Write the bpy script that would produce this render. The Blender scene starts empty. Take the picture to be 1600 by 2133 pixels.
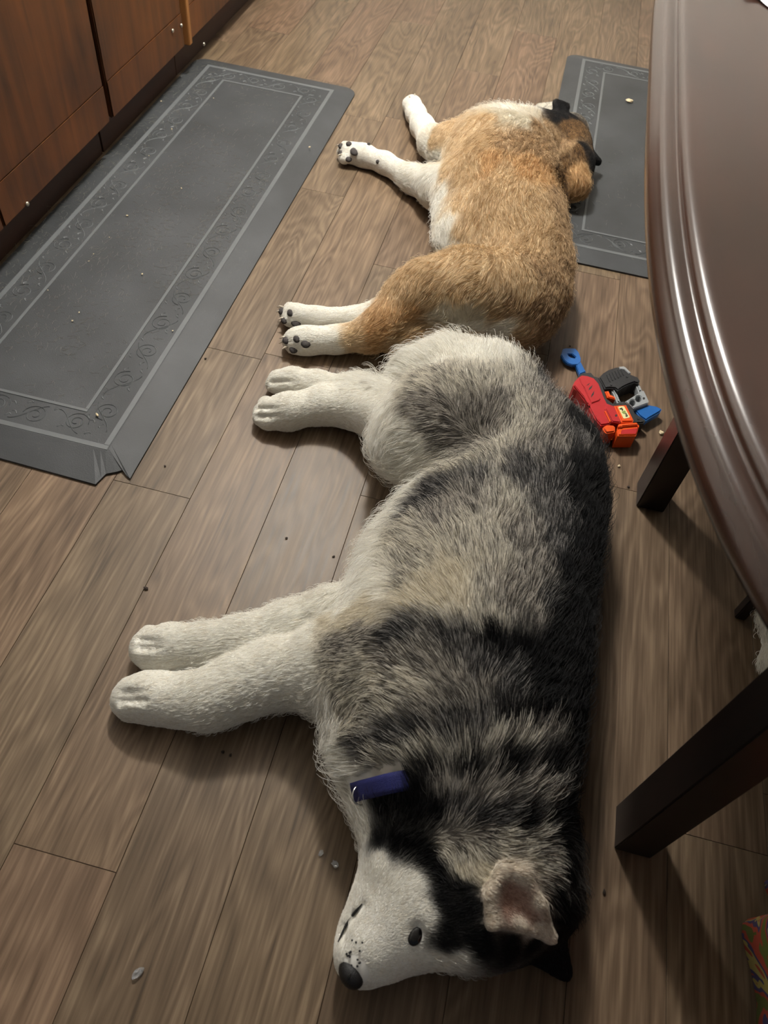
import bpy, bmesh, math, random, hashlib
import numpy as np
from mathutils import Vector, Matrix

# ------------------------------------------------------------------ camera
scene = bpy.context.scene
C = scene.collection
random.seed(4)
F_PX, CX, CY, CAM_H = 1600.0, 800.0, 1066.5, 1.2
_nd = np.array([622 - CX, 2290 - CY, F_PX]); _nd /= np.linalg.norm(_nd)
_yv = np.array([1407 - CX, -936 - CY, F_PX])
_Z = -_nd; _Y = _yv - _Z * np.dot(_yv, _Z); _Y /= np.linalg.norm(_Y); _X = np.cross(_Y, _Z)
RC = np.stack([_X, _Y, _Z])               # camera -> world
CAMP = np.array([0.0, 0.0, CAM_H])
def ray(px, py):
    d = RC @ np.array([px - CX, py - CY, F_PX]); return d / np.linalg.norm(d)
def P(px, py, z=0.0):                     # world point at height z seen at that spot of the photo
    d = ray(px, py); t = (z - CAM_H) / d[2]; return CAMP + t * d
def PROJ(p):
    c = (np.asarray(p) - CAMP) @ RC
    return np.stack([CX + F_PX * c[..., 0] / c[..., 2], CY + F_PX * c[..., 1] / c[..., 2]], -1)

cam = bpy.data.cameras.new('camera'); camo = bpy.data.objects.new('camera', cam); C.objects.link(camo)
cam.sensor_fit = 'VERTICAL'; cam.sensor_height = 36.0; cam.lens = F_PX / 2133 * 36.0
M = Matrix.Identity(4)
for i in range(3):
    M[i][0] = RC[i, 0]; M[i][1] = -RC[i, 1]; M[i][2] = -RC[i, 2]; M[i][3] = CAMP[i]
camo.matrix_world = M
cam.clip_start = 0.02
cam.dof.use_dof = True; cam.dof.focus_distance = 1.5; cam.dof.aperture_fstop = 7.0
scene.camera = camo

# ------------------------------------------------------------------ light
w = bpy.data.worlds.new('world'); scene.world = w; w.use_nodes = True
w.node_tree.nodes['Background'].inputs[0].default_value = (0.80, 0.88, 1.0, 1)
w.node_tree.nodes['Background'].inputs[1].default_value = 0.07
LAMP = (-0.66, 2.38, 2.24)
ld = bpy.data.lights.new('kitchen_lamp_light', 'POINT'); ld.shadow_soft_size = 0.11; ld.energy = 118
ld.color = (1.0, 0.975, 0.92)
lo = bpy.data.objects.new('kitchen_lamp_light', ld); C.objects.link(lo); lo.location = LAMP
scene.view_settings.view_transform = 'Standard'; scene.view_settings.look = 'None'
scene.view_settings.exposure = 0.62; scene.view_settings.gamma = 1.0
scene.view_settings.use_curve_mapping = False

# ------------------------------------------------------------------ helpers
def srgb(r, g, b):
    f = lambda c: (c / 255 / 12.92) if c / 255 <= 0.04045 else ((c / 255 + 0.055) / 1.055) ** 2.4
    return (f(r), f(g), f(b), 1.0)
def new_mat(name):
    m = bpy.data.materials.new(name); m.use_nodes = True
    return m, m.node_tree.nodes, m.node_tree.links, m.node_tree.nodes['Principled BSDF']
def simple(name, col, rough=0.5, var=0.12, scale=40, bump=0.0, bscale=200, **kw):
    m, N, L, B = new_mat(name)
    tc = N.new('ShaderNodeTexCoord'); no = N.new('ShaderNodeTexNoise'); no.inputs['Scale'].default_value = scale
    no.inputs['Detail'].default_value = 5
    L.new(tc.outputs['Object'], no.inputs['Vector'])
    mx = N.new('ShaderNodeMix'); mx.data_type = 'RGBA'; mx.blend_type = 'MIX'
    a = [min(1, c * (1 - var)) for c in col[:3]] + [1]; b = [min(1, c * (1 + var)) for c in col[:3]] + [1]
    mx.inputs[6].default_value = a; mx.inputs[7].default_value = b
    L.new(no.outputs['Fac'], mx.inputs[0]); L.new(mx.outputs[2], B.inputs['Base Color'])
    B.inputs['Roughness'].default_value = rough
    if bump:
        n2 = N.new('ShaderNodeTexNoise'); n2.inputs['Scale'].default_value = bscale; n2.inputs['Detail'].default_value = 4
        L.new(tc.outputs['Object'], n2.inputs['Vector'])
        bp = N.new('ShaderNodeBump'); bp.inputs['Strength'].default_value = bump; bp.inputs['Distance'].default_value = 0.002
        L.new(n2.outputs['Fac'], bp.inputs['Height']); L.new(bp.outputs[0], B.inputs['Normal'])
    for k, v in kw.items(): B.inputs[k].default_value = v
    return m
def ramp(N, stops):
    r = N.new('ShaderNodeValToRGB')
    while len(r.color_ramp.elements) < len(stops): r.color_ramp.elements.new(0.5)
    for e, (p, c) in zip(r.color_ramp.elements, stops): e.position = p; e.color = c
    return r
def link(name, me, mat=None, parent=None):
    o = bpy.data.objects.new(name, me); C.objects.link(o)
    if mat is not None and len(me.materials) == 0: me.materials.append(mat)
    if parent is not None: o.parent = parent
    return o
def from_bm(name, bm, mat, parent=None, smooth=False):
    me = bpy.data.meshes.new(name); bm.normal_update(); bm.to_mesh(me); bm.free()
    if smooth:
        for p in me.polygons: p.use_smooth = True
    return link(name, me, mat, parent)
def box(bm, x0, x1, y0, y1, z0, z1):
    vs = [bm.verts.new(v) for v in ((x0,y0,z0),(x1,y0,z0),(x1,y1,z0),(x0,y1,z0),(x0,y0,z1),(x1,y0,z1),(x1,y1,z1),(x0,y1,z1))]
    for f in ((3,2,1,0),(4,5,6,7),(0,1,5,4),(1,2,6,5),(2,3,7,6),(3,0,4,7)): bm.faces.new([vs[i] for i in f])
def bbox(name, dims, mat, parent=None, bev=0.0, seg=2):
    bm = bmesh.new(); box(bm, *dims)
    if bev: bmesh.ops.bevel(bm, geom=bm.edges[:], offset=bev, segments=seg, affect='EDGES', clamp_overlap=True)
    return from_bm(name, bm, mat, parent)
def tag(o, label=None, cat=None, group=None, kind=None):
    if label: o['label'] = label
    if cat: o['category'] = cat
    if group: o['group'] = group
    if kind: o['kind'] = kind
    return o
def empty(name, loc):
    o = bpy.data.objects.new(name, None); C.objects.link(o); o.location = loc; o.empty_display_size = 0.05
    bpy.context.view_layer.update()
    return o
def keep(o, parent):                      # parent without moving
    o.parent = parent; o.matrix_parent_inverse = Matrix.Translation(parent.location).inverted(); return o
def prism(name, pts, z0, z1, mat, parent=None, bev=0.002, holes=(), seg=2, smooth=False):
    """closed outline (list of world xy) raised from z0 to z1, optional round holes"""
    bm = bmesh.new()
    lo_ = [bm.verts.new((p[0], p[1], z0)) for p in pts]
    f = bm.faces.new(lo_)
    if holes:
        for (hx, hy, hr) in holes: pass
    r = bmesh.ops.extrude_face_region(bm, geom=[f])
    bmesh.ops.translate(bm, vec=(0, 0, z1 - z0), verts=[v for v in r['geom'] if isinstance(v, bmesh.types.BMVert)])
    bmesh.ops.recalc_face_normals(bm, faces=bm.faces[:])
    if bev:
        ed = [e for e in bm.edges if all(v.co.z > (z0 + z1) / 2 for v in e.verts)]
        bmesh.ops.bevel(bm, geom=ed, offset=bev, segments=seg, affect='EDGES', clamp_overlap=True)
    bmesh.ops.triangulate(bm, faces=[f for f in bm.faces if len(f.verts) > 4])
    return from_bm(name, bm, mat, parent, smooth)
def tube(name, pts, rad, mat, parent=None, n=8, smooth=True):
    """round bar along a polyline; rad is a number or one per point"""
    bm = bmesh.new(); pts = [Vector(p) for p in pts]; rings = []
    for i, p in enumerate(pts):
        t = (pts[min(i + 1, len(pts) - 1)] - pts[max(i - 1, 0)]).normalized()
        u = t.orthogonal().normalized(); v = t.cross(u)
        if rings:
            u = (lastu - t * lastu.dot(t)).normalized(); v = t.cross(u)
        lastu = u; r = rad[i] if hasattr(rad, '__len__') else rad
        rings.append([bm.verts.new(p + u * math.cos(a) * r + v * math.sin(a) * r) for a in [2 * math.pi * k / n for k in range(n)]])
    for a, b in zip(rings, rings[1:]):
        for k in range(n): bm.faces.new((a[k], a[(k + 1) % n], b[(k + 1) % n], b[k]))
    bm.faces.new(rings[0][::-1]); bm.faces.new(rings[-1])
    return from_bm(name, bm, mat, parent, smooth)
def blob(name, c, r, mat, parent=None, rot=(0, 0, 0), sub=2):
    bm = bmesh.new(); bmesh.ops.create_icosphere(bm, subdivisions=sub, radius=1.0)
    Mx = Matrix.Translation(c) @ Matrix.Rotation(rot[2], 4, 'Z') @ Matrix.Rotation(rot[1], 4, 'Y') @ Matrix.Rotation(rot[0], 4, 'X') @ Matrix.Diagonal((r[0], r[1], r[2], 1))
    bmesh.ops.transform(bm, matrix=Mx, verts=bm.verts[:])
    return from_bm(name, bm, mat, parent, True)

# ------------------------------------------------------------------ materials of the room
def floor_material():
    m, N, L, B = new_mat('oak_plank')
    tc = N.new('ShaderNodeTexCoord'); oi = N.new('ShaderNodeObjectInfo')
    mul = N.new('ShaderNodeMath'); mul.operation = 'MULTIPLY'; mul.inputs[1].default_value = 37.0; L.new(oi.outputs['Random'], mul.inputs[0])
    cb = N.new('ShaderNodeCombineXYZ'); L.new(mul.outputs[0], cb.inputs[0]); L.new(mul.outputs[0], cb.inputs[1]); L.new(mul.outputs[0], cb.inputs[2])
    add = N.new('ShaderNodeVectorMath'); add.operation = 'ADD'; L.new(tc.outputs['Object'], add.inputs[0]); L.new(cb.outputs[0], add.inputs[1])
    def mapped(sx, sy, sz=1.0):
        mp = N.new('ShaderNodeMapping'); mp.inputs['Scale'].default_value = (sx, sy, sz); L.new(add.outputs[0], mp.inputs[0]); return mp
    # growth rings: contour lines of a stretched noise field
    n1 = N.new('ShaderNodeTexNoise'); n1.inputs['Scale'].default_value = 1.0; n1.inputs['Detail'].default_value = 2.5; n1.inputs['Roughness'].default_value = 0.5
    n1.inputs['Distortion'].default_value = 0.35
    L.new(mapped(9.0, 1.5).outputs[0], n1.inputs['Vector'])
    mm = N.new('ShaderNodeMath'); mm.operation = 'MULTIPLY'; mm.inputs[1].default_value = 95.0; L.new(n1.outputs['Fac'], mm.inputs[0])
    sn = N.new('ShaderNodeMath'); sn.operation = 'SINE'; L.new(mm.outputs[0], sn.inputs[0])
    # fine pores
    n2 = N.new('ShaderNodeTexNoise'); n2.inputs['Scale'].default_value = 1.0; n2.inputs['Detail'].default_value = 4
    L.new(mapped(190, 7.0).outputs[0], n2.inputs['Vector'])
    # broad tone
    n3 = N.new('ShaderNodeTexNoise'); n3.inputs['Scale'].default_value = 1.0; n3.inputs['Detail'].default_value = 3
    L.new(mapped(12, 2.2).outputs[0], n3.inputs['Vector'])
    r1 = N.new('ShaderNodeMapRange'); r1.inputs[1].default_value = -1; r1.inputs[2].default_value = 1; r1.inputs[3].default_value = -0.075; r1.inputs[4].default_value = 0.075
    L.new(sn.outputs[0], r1.inputs[0])
    a1 = N.new('ShaderNodeMath'); a1.operation = 'MULTIPLY_ADD'; a1.inputs[1].default_value = 0.70; L.new(n2.outputs['Fac'], a1.inputs[0]); L.new(r1.outputs[0], a1.inputs[2])
    a2 = N.new('ShaderNodeMath'); a2.operation = 'MULTIPLY_ADD'; a2.inputs[1].default_value = 0.40; L.new(n3.outputs['Fac'], a2.inputs[0]); L.new(a1.outputs[0], a2.inputs[2])
    cr = ramp(N, [(0.30, srgb(73, 61, 48)), (0.46, srgb(98, 84, 68)), (0.60, srgb(112, 97, 80)), (0.80, srgb(136, 120, 101))])
    L.new(a2.outputs[0], cr.inputs[0])
    # plank to plank tint
    tint = ramp(N, [(0.0, srgb(252, 236, 228)), (0.35, srgb(238, 231, 222)), (0.7, srgb(252, 246, 234)), (1.0, srgb(255, 240, 230))])
    L.new(oi.outputs['Random'], tint.inputs[0])
    mx = N.new('ShaderNodeMix'); mx.data_type = 'RGBA'; mx.blend_type = 'MULTIPLY'; mx.inputs[0].default_value = 1.0
    L.new(cr.outputs[0], mx.inputs[6]); L.new(tint.outputs[0], mx.inputs[7])
    # a few small knots
    vo = N.new('ShaderNodeTexVoronoi'); vo.inputs['Scale'].default_value = 1.0; L.new(mapped(11, 3.6).outputs[0], vo.inputs['Vector'])
    kr = ramp(N, [(0.03, (1, 1, 1, 1)), (0.075, (0, 0, 0, 1))]); L.new(vo.outputs['Distance'], kr.inputs[0])
    km = N.new('ShaderNodeMath'); km.operation = 'MULTIPLY'; km.inputs[1].default_value = 0.55; L.new(kr.outputs[0], km.inputs[0])
    mk = N.new('ShaderNodeMix'); mk.data_type = 'RGBA'; L.new(km.outputs[0], mk.inputs[0]); L.new(mx.outputs[2], mk.inputs[6]); mk.inputs[7].default_value = srgb(70, 50, 36)
    L.new(mk.outputs[2], B.inputs['Base Color'])
    rr = N.new('ShaderNodeMapRange'); rr.inputs[3].default_value = 0.38; rr.inputs[4].default_value = 0.55; L.new(n2.outputs['Fac'], rr.inputs[0]); L.new(rr.outputs[0], B.inputs['Roughness'])
    bp = N.new('ShaderNodeBump'); bp.inputs['Strength'].default_value = 0.25; bp.inputs['Distance'].default_value = 0.0008
    L.new(a1.outputs[0], bp.inputs['Height']); L.new(bp.outputs[0], B.inputs['Normal'])
    B.inputs['Specular IOR Level'].default_value = 0.33
    return m
def wood_dark(name, c0, c1, rough, axis=2, sc=1.0, coat=0.0, bumpy=0.1):
    m, N, L, B = new_mat(name)
    tc = N.new('ShaderNodeTexCoord'); mp = N.new('ShaderNodeMapping')
    s = [26 * sc] * 3; s[axis] = 2.2 * sc; mp.inputs['Scale'].default_value = s; L.new(tc.outputs['Object'], mp.inputs[0])
    n = N.new('ShaderNodeTexNoise'); n.inputs['Scale'].default_value = 1.0; n.inputs['Detail'].default_value = 7; n.inputs['Distortion'].default_value = 0.6; L.new(mp.outputs[0], n.inputs[0])
    n2 = N.new('ShaderNodeTexNoise'); n2.inputs['Scale'].default_value = 4.5; n2.inputs['Detail'].default_value = 4; L.new(tc.outputs['Object'], n2.inputs[0])
    ad = N.new('ShaderNodeMath'); ad.operation = 'MULTIPLY_ADD'; ad.inputs[1].default_value = 0.6; L.new(n.outputs['Fac'], ad.inputs[0])
    m2 = N.new('ShaderNodeMath'); m2.operation = 'MULTIPLY'; m2.inputs[1].default_value = 0.5; L.new(n2.outputs['Fac'], m2.inputs[0]); L.new(m2.outputs[0], ad.inputs[2])
    cr = ramp(N, [(0.36, c0), (0.72, c1)]); L.new(ad.outputs[0], cr.inputs[0]); L.new(cr.outputs[0], B.inputs['Base Color'])
    B.inputs['Roughness'].default_value = rough
    if coat: B.inputs['Coat Weight'].default_value = coat; B.inputs['Coat Roughness'].default_value = 0.12
    bp = N.new('ShaderNodeBump'); bp.inputs['Strength'].default_value = bumpy; bp.inputs['Distance'].default_value = 0.001; L.new(n.outputs['Fac'], bp.inputs['Height']); L.new(bp.outputs[0], B.inputs['Normal'])
    return m
MAT_PLANK = floor_material()
MAT_GAP = simple('joint_brown', srgb(74, 57, 43), 0.8)  # plain dark brown of the slab, seen in the plank joints
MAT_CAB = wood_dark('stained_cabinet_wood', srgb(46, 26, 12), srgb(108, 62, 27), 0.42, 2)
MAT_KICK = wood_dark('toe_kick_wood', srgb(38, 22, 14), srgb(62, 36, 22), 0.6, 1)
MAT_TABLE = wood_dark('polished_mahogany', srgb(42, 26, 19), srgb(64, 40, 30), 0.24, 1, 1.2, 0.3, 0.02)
MAT_LEG = wood_dark('shaded_mahogany', srgb(16, 11, 9), srgb(28, 17, 13), 0.4, 2, 1.5, 0.1, 0.03)  # colour darkened to carry the shade under the table
MAT_WALL = simple('painted_wall', srgb(226, 223, 217), 0.8, 0.03, 8, 0.1, 300)
MAT_CEIL = simple('ceiling_paint', srgb(242, 240, 237), 0.9, 0.02, 8)
MAT_STONE = simple('laminate_worktop', srgb(96, 88, 80), 0.35, 0.3, 160)

# ------------------------------------------------------------------ setting: floor, walls, ceiling
floor = bbox('floor', (-2.0, 2.3, -1.3, 4.6, -0.05, -0.0035), MAT_GAP); tag(floor, kind='structure')
seams = [-2.0, -1.89, -1.735, -1.58, -1.425, -1.27, -1.112, -0.955, -0.797, -0.638, -0.480, -0.325, -0.165, 0.0, 0.160, 0.318, 0.455, 0.610, 0.765, 0.92, 1.075, 1.23, 1.385, 1.54, 1.695, 1.85, 2.005, 2.16, 2.3]
ends = {-1.112: [0.35, 1.5, 2.96], -0.955: [0.62, 1.9, 3.35], -0.797: [0.2, 1.45, 2.66], -0.638: [-0.3, 0.84, 1.263, 1.988, 2.46, 3.28], -0.480: [0.184, 1.286, 2.50, 3.7],
        -0.325: [-0.6, 1.707, 2.96], -0.165: [-0.2, 0.948, 2.2, 3.397], 0.0: [0.286, 1.5, 2.7, 3.9], 0.160: [0.7, 1.873, 3.0], 0.318: [-0.1, 1.13, 2.3, 3.5], 0.455: [0.45, 1.6, 2.8]}
rg = random.Random(11)
for a, b in zip(seams, seams[1:]):
    ys = ends.get(a)
    if ys is None:
        ys = []; y = -1.3 + rg.uniform(0.2, 1.1)
        while y < 4.5: ys.append(y); y += rg.uniform(0.9, 1.25)
    ys = [-1.3] + [y for y in ys if -1.25 < y < 4.55] + [4.6]
    for y0, y1 in zip(ys, ys[1:]):
        g = 0.0004
        bm = bmesh.new(); cx_, cy_ = (a + b) / 2, (y0 + y1) / 2
        box(bm, a + g - cx_, b - g - cx_, y0 + g - cy_, y1 - g - cy_, -0.004, 0.0)
        top = [e for e in bm.edges if all(v.co.z > -0.001 for v in e.verts)]
        bmesh.ops.bevel(bm, geom=top, offset=0.0004, segments=1, affect='EDGES')
        o = from_bm('plank', bm, MAT_PLANK, floor); o.location = (cx_, cy_, 0)
tag(bbox('wall_left', (-2.06, -2.0, -1.3, 4.6, -0.05, 2.45), MAT_WALL), kind='structure')
tag(bbox('wall_back', (-2.06, 2.36, 4.6, 4.66, -0.05, 2.45), MAT_WALL), kind='structure')
tag(bbox('wall_right', (2.3, 2.36, -1.3, 4.6, -0.05, 2.45), MAT_WALL), kind='structure')
tag(bbox('ceiling', (-2.06, 2.36, -1.3, 4.66, 2.40, 2.45), MAT_CEIL), kind='structure')

# ceiling lamp that lights the kitchen (above the frame)
cl = empty('ceiling_lamp', (LAMP[0], LAMP[1], 2.40))
MAT_LAMPRIM = simple('brushed_nickel', srgb(170, 168, 160), 0.3, Metallic=0.9)
m_, N_, L_, B_ = new_mat('lamp_glass'); B_.inputs['Base Color'].default_value = (0.9, 0.9, 0.86, 1); B_.inputs['Emission Color'].default_value = (1, 0.93, 0.82, 1); B_.inputs['Emission Strength'].default_value = 6.0
def disc(name, r, z0, z1, mat, parent):
    bm = bmesh.new(); bmesh.ops.create_cone(bm, cap_ends=True, segments=40, radius1=r * 0.9, radius2=r, depth=z1 - z0)
    bmesh.ops.translate(bm, vec=(LAMP[0], LAMP[1], (z0 + z1) / 2), verts=bm.verts[:])
    return keep(from_bm(name, bm, mat), parent)
disc('ceiling_plate', 0.09, 2.388, 2.40, MAT_LAMPRIM, cl); disc('stem', 0.012, 2.33, 2.389, MAT_LAMPRIM, cl); disc('bulb_cap', 0.04, 2.32, 2.332, m_, cl)
tag(cl, 'small ceiling lamp with a metal plate over the kitchen floor', 'lamp')

# ------------------------------------------------------------------ kitchen cabinets along the left
XF = -1.138
MAT_SCREW = simple('small_knob_metal', srgb(190, 185, 170), 0.3, Metallic=0.8)
MAT_EDGE = wood_dark('light_worn_wood_edge', srgb(120, 76, 36), srgb(170, 116, 62), 0.5, 2)
def cabinet(y0, y1, label, doors, edge=False):
    r = empty('base_cabinet', (-1.56, (y0 + y1) / 2, 0))
    p = lambda *a, **k: keep(bbox(*a, **k), r)
    p('cabinet_body', (-1.98, XF - 0.020, y0, y1, 0.10, 0.86), MAT_CAB)
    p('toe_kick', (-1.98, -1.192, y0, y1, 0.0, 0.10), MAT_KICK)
    if edge: p('edge_strip', (XF - 0.020, XF + 0.004, y0, y0 + 0.022, 0.10, 0.86), MAT_EDGE, bev=0.002)
    for (d0, d1) in doors:
        d = p('door', (XF - 0.020, XF - 0.006, d0, d1, 0.105, 0.845), MAT_CAB, bev=0.003)
        st = 0.095
        for nm, q in (('bottom_rail', (d0 + 0.001, d1 - 0.001, 0.107, 0.107 + st)), ('top_rail', (d0 + 0.001, d1 - 0.001, 0.75, 0.843))):
            o = bbox(nm, (XF - 0.0075, XF - 0.004, q[0], q[1], q[2], q[3]), MAT_CAB, bev=0.0025)
            o.parent = d
        o = blob('knob', (XF + 0.006, d1 - 0.04 if d0 < 1.5 else d0 + 0.5 * 0, 0.7), (0.01, 0.01, 0.01), MAT_SCREW, d) if d0 < 1.5 else None
    return tag(r, label, 'cabinet')
c1 = cabinet(0.86, 1.945, 'dark stained cabinet with a plain door beside the dark gap', [(1.39, 1.936), (0.86, 1.384)])
c2 = cabinet(1.955, 2.485, 'dark stained cabinet with small metal buttons behind the far end of the long mat', [(1.957, 2.468)])
c3 = cabinet(2.49, 3.75, 'dark stained cabinet with a worn pale edge strip past the mat', [(2.515, 3.12), (3.126, 3.745)], True)
wt = bbox('worktop', (-1.99, XF + 0.022, 0.86, 3.75, 0.861, 0.90), MAT_STONE, bev=0.004); tag(wt, 'brown laminate worktop running along the top of the cabinets', 'worktop')
for (px, py, z) in ((57, 425, None), (378, 53, None), (360, 64, None), (425, 92, None)):
    d = ray(px, py); t = (XF - 0.001 - CAMP[0]) / d[0]; q = CAMP + d * t
    host = c1 if q[1] < 1.95 else (c2 if q[1] < 2.487 else c3)
    keep(blob('button', tuple(q), (0.004, 0.006, 0.006), MAT_SCREW), host)
# ------------------------------------------------------------------ anti-fatigue mats
def mat_material():
    m, N, L, B = new_mat('grey_foam_vinyl')
    tc = N.new('ShaderNodeTexCoord')
    n1 = N.new('ShaderNodeTexNoise'); n1.inputs['Scale'].default_value = 5.0; n1.inputs['Detail'].default_value = 6; L.new(tc.outputs['Object'], n1.inputs[0])
    mp = N.new('ShaderNodeMapping'); mp.inputs['Scale'].default_value = (1.6, 0.8, 1); mp.inputs['Rotation'].default_value = (0, 0, 0.5); L.new(tc.outputs['Object'], mp.inputs[0])
    n2 = N.new('ShaderNodeTexNoise'); n2.inputs['Scale'].default_value = 60.0; n2.inputs['Detail'].default_value = 8; n2.inputs['Roughness'].default_value = 0.75; n2.inputs['Distortion'].default_value = 1.5; L.new(mp.outputs[0], n2.inputs[0])
    n3 = N.new('ShaderNodeTexNoise'); n3.inputs['Scale'].default_value = 2.6; n3.inputs['Detail'].default_value = 2; L.new(tc.outputs['Object'], n3.inputs[0])
    cr = ramp(N, [(0.3, srgb(43, 45, 46)), (0.7, srgb(62, 64, 66))]); L.new(n1.outputs['Fac'], cr.inputs[0])
    d1 = ramp(N, [(0.56, (0, 0, 0, 1)), (0.72, (1, 1, 1, 1))]); L.new(n2.outputs['Fac'], d1.inputs[0])
    d2 = ramp(N, [(0.46, (0, 0, 0, 1)), (0.66, (1, 1, 1, 1))]); L.new(n3.outputs['Fac'], d2.inputs[0])
    mu = N.new('ShaderNodeMath'); mu.operation = 'MULTIPLY'; L.new(d1.outputs[0], mu.inputs[0]); L.new(d2.outputs[0], mu.inputs[1])
    m3 = N.new('ShaderNodeMath'); m3.operation = 'MULTIPLY'; m3.inputs[1].default_value = 0.6; L.new(mu.outputs[0], m3.inputs[0])
    mx = N.new('ShaderNodeMix'); mx.data_type = 'RGBA'; L.new(m3.outputs[0], mx.inputs[0]); L.new(cr.outputs[0], mx.inputs[6]); mx.inputs[7].default_value = srgb(98, 97, 88)
    L.new(mx.outputs[2], B.inputs['Base Color']); B.inputs['Roughness'].default_value = 0.62
    n4 = N.new('ShaderNodeTexNoise'); n4.inputs['Scale'].default_value = 420.0; L.new(tc.outputs['Object'], n4.inputs[0])
    bp = N.new('ShaderNodeBump'); bp.inputs['Strength'].default_value = 0.35; bp.inputs['Distance'].default_value = 0.001; L.new(n4.outputs['Fac'], bp.inputs['Height']); L.new(bp.outputs[0], B.inputs['Normal'])
    return m
MAT_MAT = mat_material()
MAT_RELIEF = simple('worn_raised_vinyl', srgb(92, 95, 96), 0.5, 0.15, 30)
MT = 0.017
def make_mat(x0, x1, y0, y1, bev, label, torn=False, far_strip=True):
    loc = ((x0 + x1) / 2, (y0 + y1) / 2, 0)
    W, Lh = (x1 - x0) / 2, (y1 - y0) / 2
    rc = 0.045
    outer, inner = [], []
    def corner(cx, cy, a0, sharp=False):
        for k in range(7):
            a = a0 + math.pi / 2 * k / 6
            outer.append((cx + rc * math.cos(a), cy + rc * math.sin(a)))
            ri = 0.006
            sx = 1 if math.cos(a0 + math.pi / 4) > 0 else -1; sy = 1 if math.sin(a0 + math.pi / 4) > 0 else -1
            inner.append((sx * (W - bev - ri) + ri * math.cos(a), sy * (Lh - bev - ri) + ri * math.sin(a)))
    corner(W - rc, Lh - rc, 0); corner(-W + rc, Lh - rc, math.pi / 2); corner(-W + rc, -Lh + rc, math.pi)
    if torn:
        # torn corner: a bite out of the bevel, its tip left hanging
        q = lambda px, py: (P(px, py)[0] - loc[0], P(px, py)[1] - loc[1])
        for (pp, ii) in ((q(200, 1012), (W - bev - 0.05, -Lh + bev)), (q(212, 1000), (W - bev - 0.03, -Lh + bev)), (q(222, 990), (W - bev - 0.015, -Lh + bev)),
                         (q(244, 986), (W - bev - 0.005, -Lh + bev + 0.002)), (q(262, 980), (W - bev, -Lh + bev + 0.006)), (q(264, 994), (W - bev, -Lh + bev + 0.012)),
                         (q(272, 1000), (W - bev, -Lh + bev + 0.018)), (q(282, 982), (W - bev, -Lh + bev + 0.05))):
            outer.append(pp); inner.append(ii)
    else:
        corner(W - rc, -Lh + rc, 3 * math.pi / 2)
    bm = bmesh.new(); n = len(outer)
    v0 = [bm.verts.new((x, y, 0.0006)) for x, y in outer]; v1 = [bm.verts.new((x, y, 0.005)) for x, y in outer]; v2 = [bm.verts.new((x, y, MT)) for x, y in inner]
    for a, b in ((v0, v1), (v1, v2)):
        for k in range(n): bm.faces.new((a[k], a[(k + 1) % n], b[(k + 1) % n], b[k]))
    bm.faces.new(v2); bm.faces.new(v0[::-1])
    bmesh.ops.triangulate(bm, faces=[f for f in bm.faces if len(f.verts) > 4])
    o = from_bm('kitchen_mat', bm, MAT_MAT); o.location = loc
    tag(o, label, 'mat', 'grey cushioned kitchen mats')
    # two raised frame lines, each side its own strip
    def frame(ins, wd, h, nm):
        a, b = W - ins, Lh - ins
        for (X0, X1, Y0, Y1) in ((-a, a, b - wd, b), (-a, a, -b, -b + wd), (-a, -a + wd, -b + wd, b - wd), (a - wd, a, -b + wd, b - wd)):
            bbox(nm, (X0, X1, Y0, Y1, MT - 0.001, MT + h), MAT_RELIEF, o, bev=0.0006, seg=1)
    frame(bev + 0.085, 0.0075, 0.0014, 'inner_border_line')
    frame(bev + 0.002, 0.012, 0.0008, 'outer_border_line')
    # scroll work between the lines
    V, Fc = [], []
    def stroke(pts, wd):
        n0 = len(V); m = len(pts)
        for i, (x, y) in enumerate(pts):
            x1_, y1_ = pts[min(i + 1, m - 1)]; x0_, y0_ = pts[max(i - 1, 0)]
            dx, dy = x1_ - x0_, y1_ - y0_; l = math.hypot(dx, dy) + 1e-9; nx, ny = -dy / l, dx / l
            ww = wd * (0.35 + 0.65 * math.sin(math.pi * (i + 0.5) / m))
            V.extend([(x + nx * ww, y + ny * ww, MT - 0.0004), (x, y, MT + 0.0014), (x - nx * ww, y - ny * ww, MT - 0.0004)])
        for i in range(m - 1):
            a = n0 + 3 * i
            Fc.extend([(a, a + 3, a + 4, a + 1), (a + 1, a + 4, a + 5, a + 2)])
    def band(cx, cy, ux, uy, length):
        vx, vy = -uy, ux; nmot = max(2, int(round(length / 0.098))); st = length / nmot
        for k in range(nmot):
            s0 = -length / 2 + (k + 0.5) * st; sgn = 1 if k % 2 else -1
            to = lambda s, t: (cx + ux * s + vx * t, cy + uy * s + vy * t)
            sp = []
            for i in range(30):
                th = i / 29 * 2.3 * 2 * math.pi / 1.25; rr = 0.026 * (1 - 0.8 * i / 29)
                sp.append(to(s0 + rr * math.cos(th) * sgn * 1.0, sgn * (0.004) + rr * math.sin(th)))
            stroke(sp, 0.0016)
            stroke([to(s0 - st * 0.55 + st * 0.75 * i / 13, sgn * 0.026 * math.cos(i / 13 * math.pi * 0.95)) for i in range(14)], 0.0017)
            for q, (da, db) in enumerate(((0.030, 0.022), (0.036, -0.012), (-0.03, 0.02))):
                stroke([to(s0 + da * sgn + 0.011 * i / 5 * (1 if q != 1 else -1), -sgn * db + 0.007 * math.sin(i / 5 * 2.4)) for i in range(6)], 0.0028)
    ins = bev + 0.05
    band(0, Lh - ins, 1, 0, 2 * (W - ins)); band(0, -Lh + ins, 1, 0, 2 * (W - ins)); band(-W + ins, 0, 0, 1, 2 * (Lh - ins)); band(W - ins, 0, 0, 1, 2 * (Lh - ins))
    me = bpy.data.meshes.new('scroll_relief'); me.from_pydata(V, [], Fc); me.update()
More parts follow.
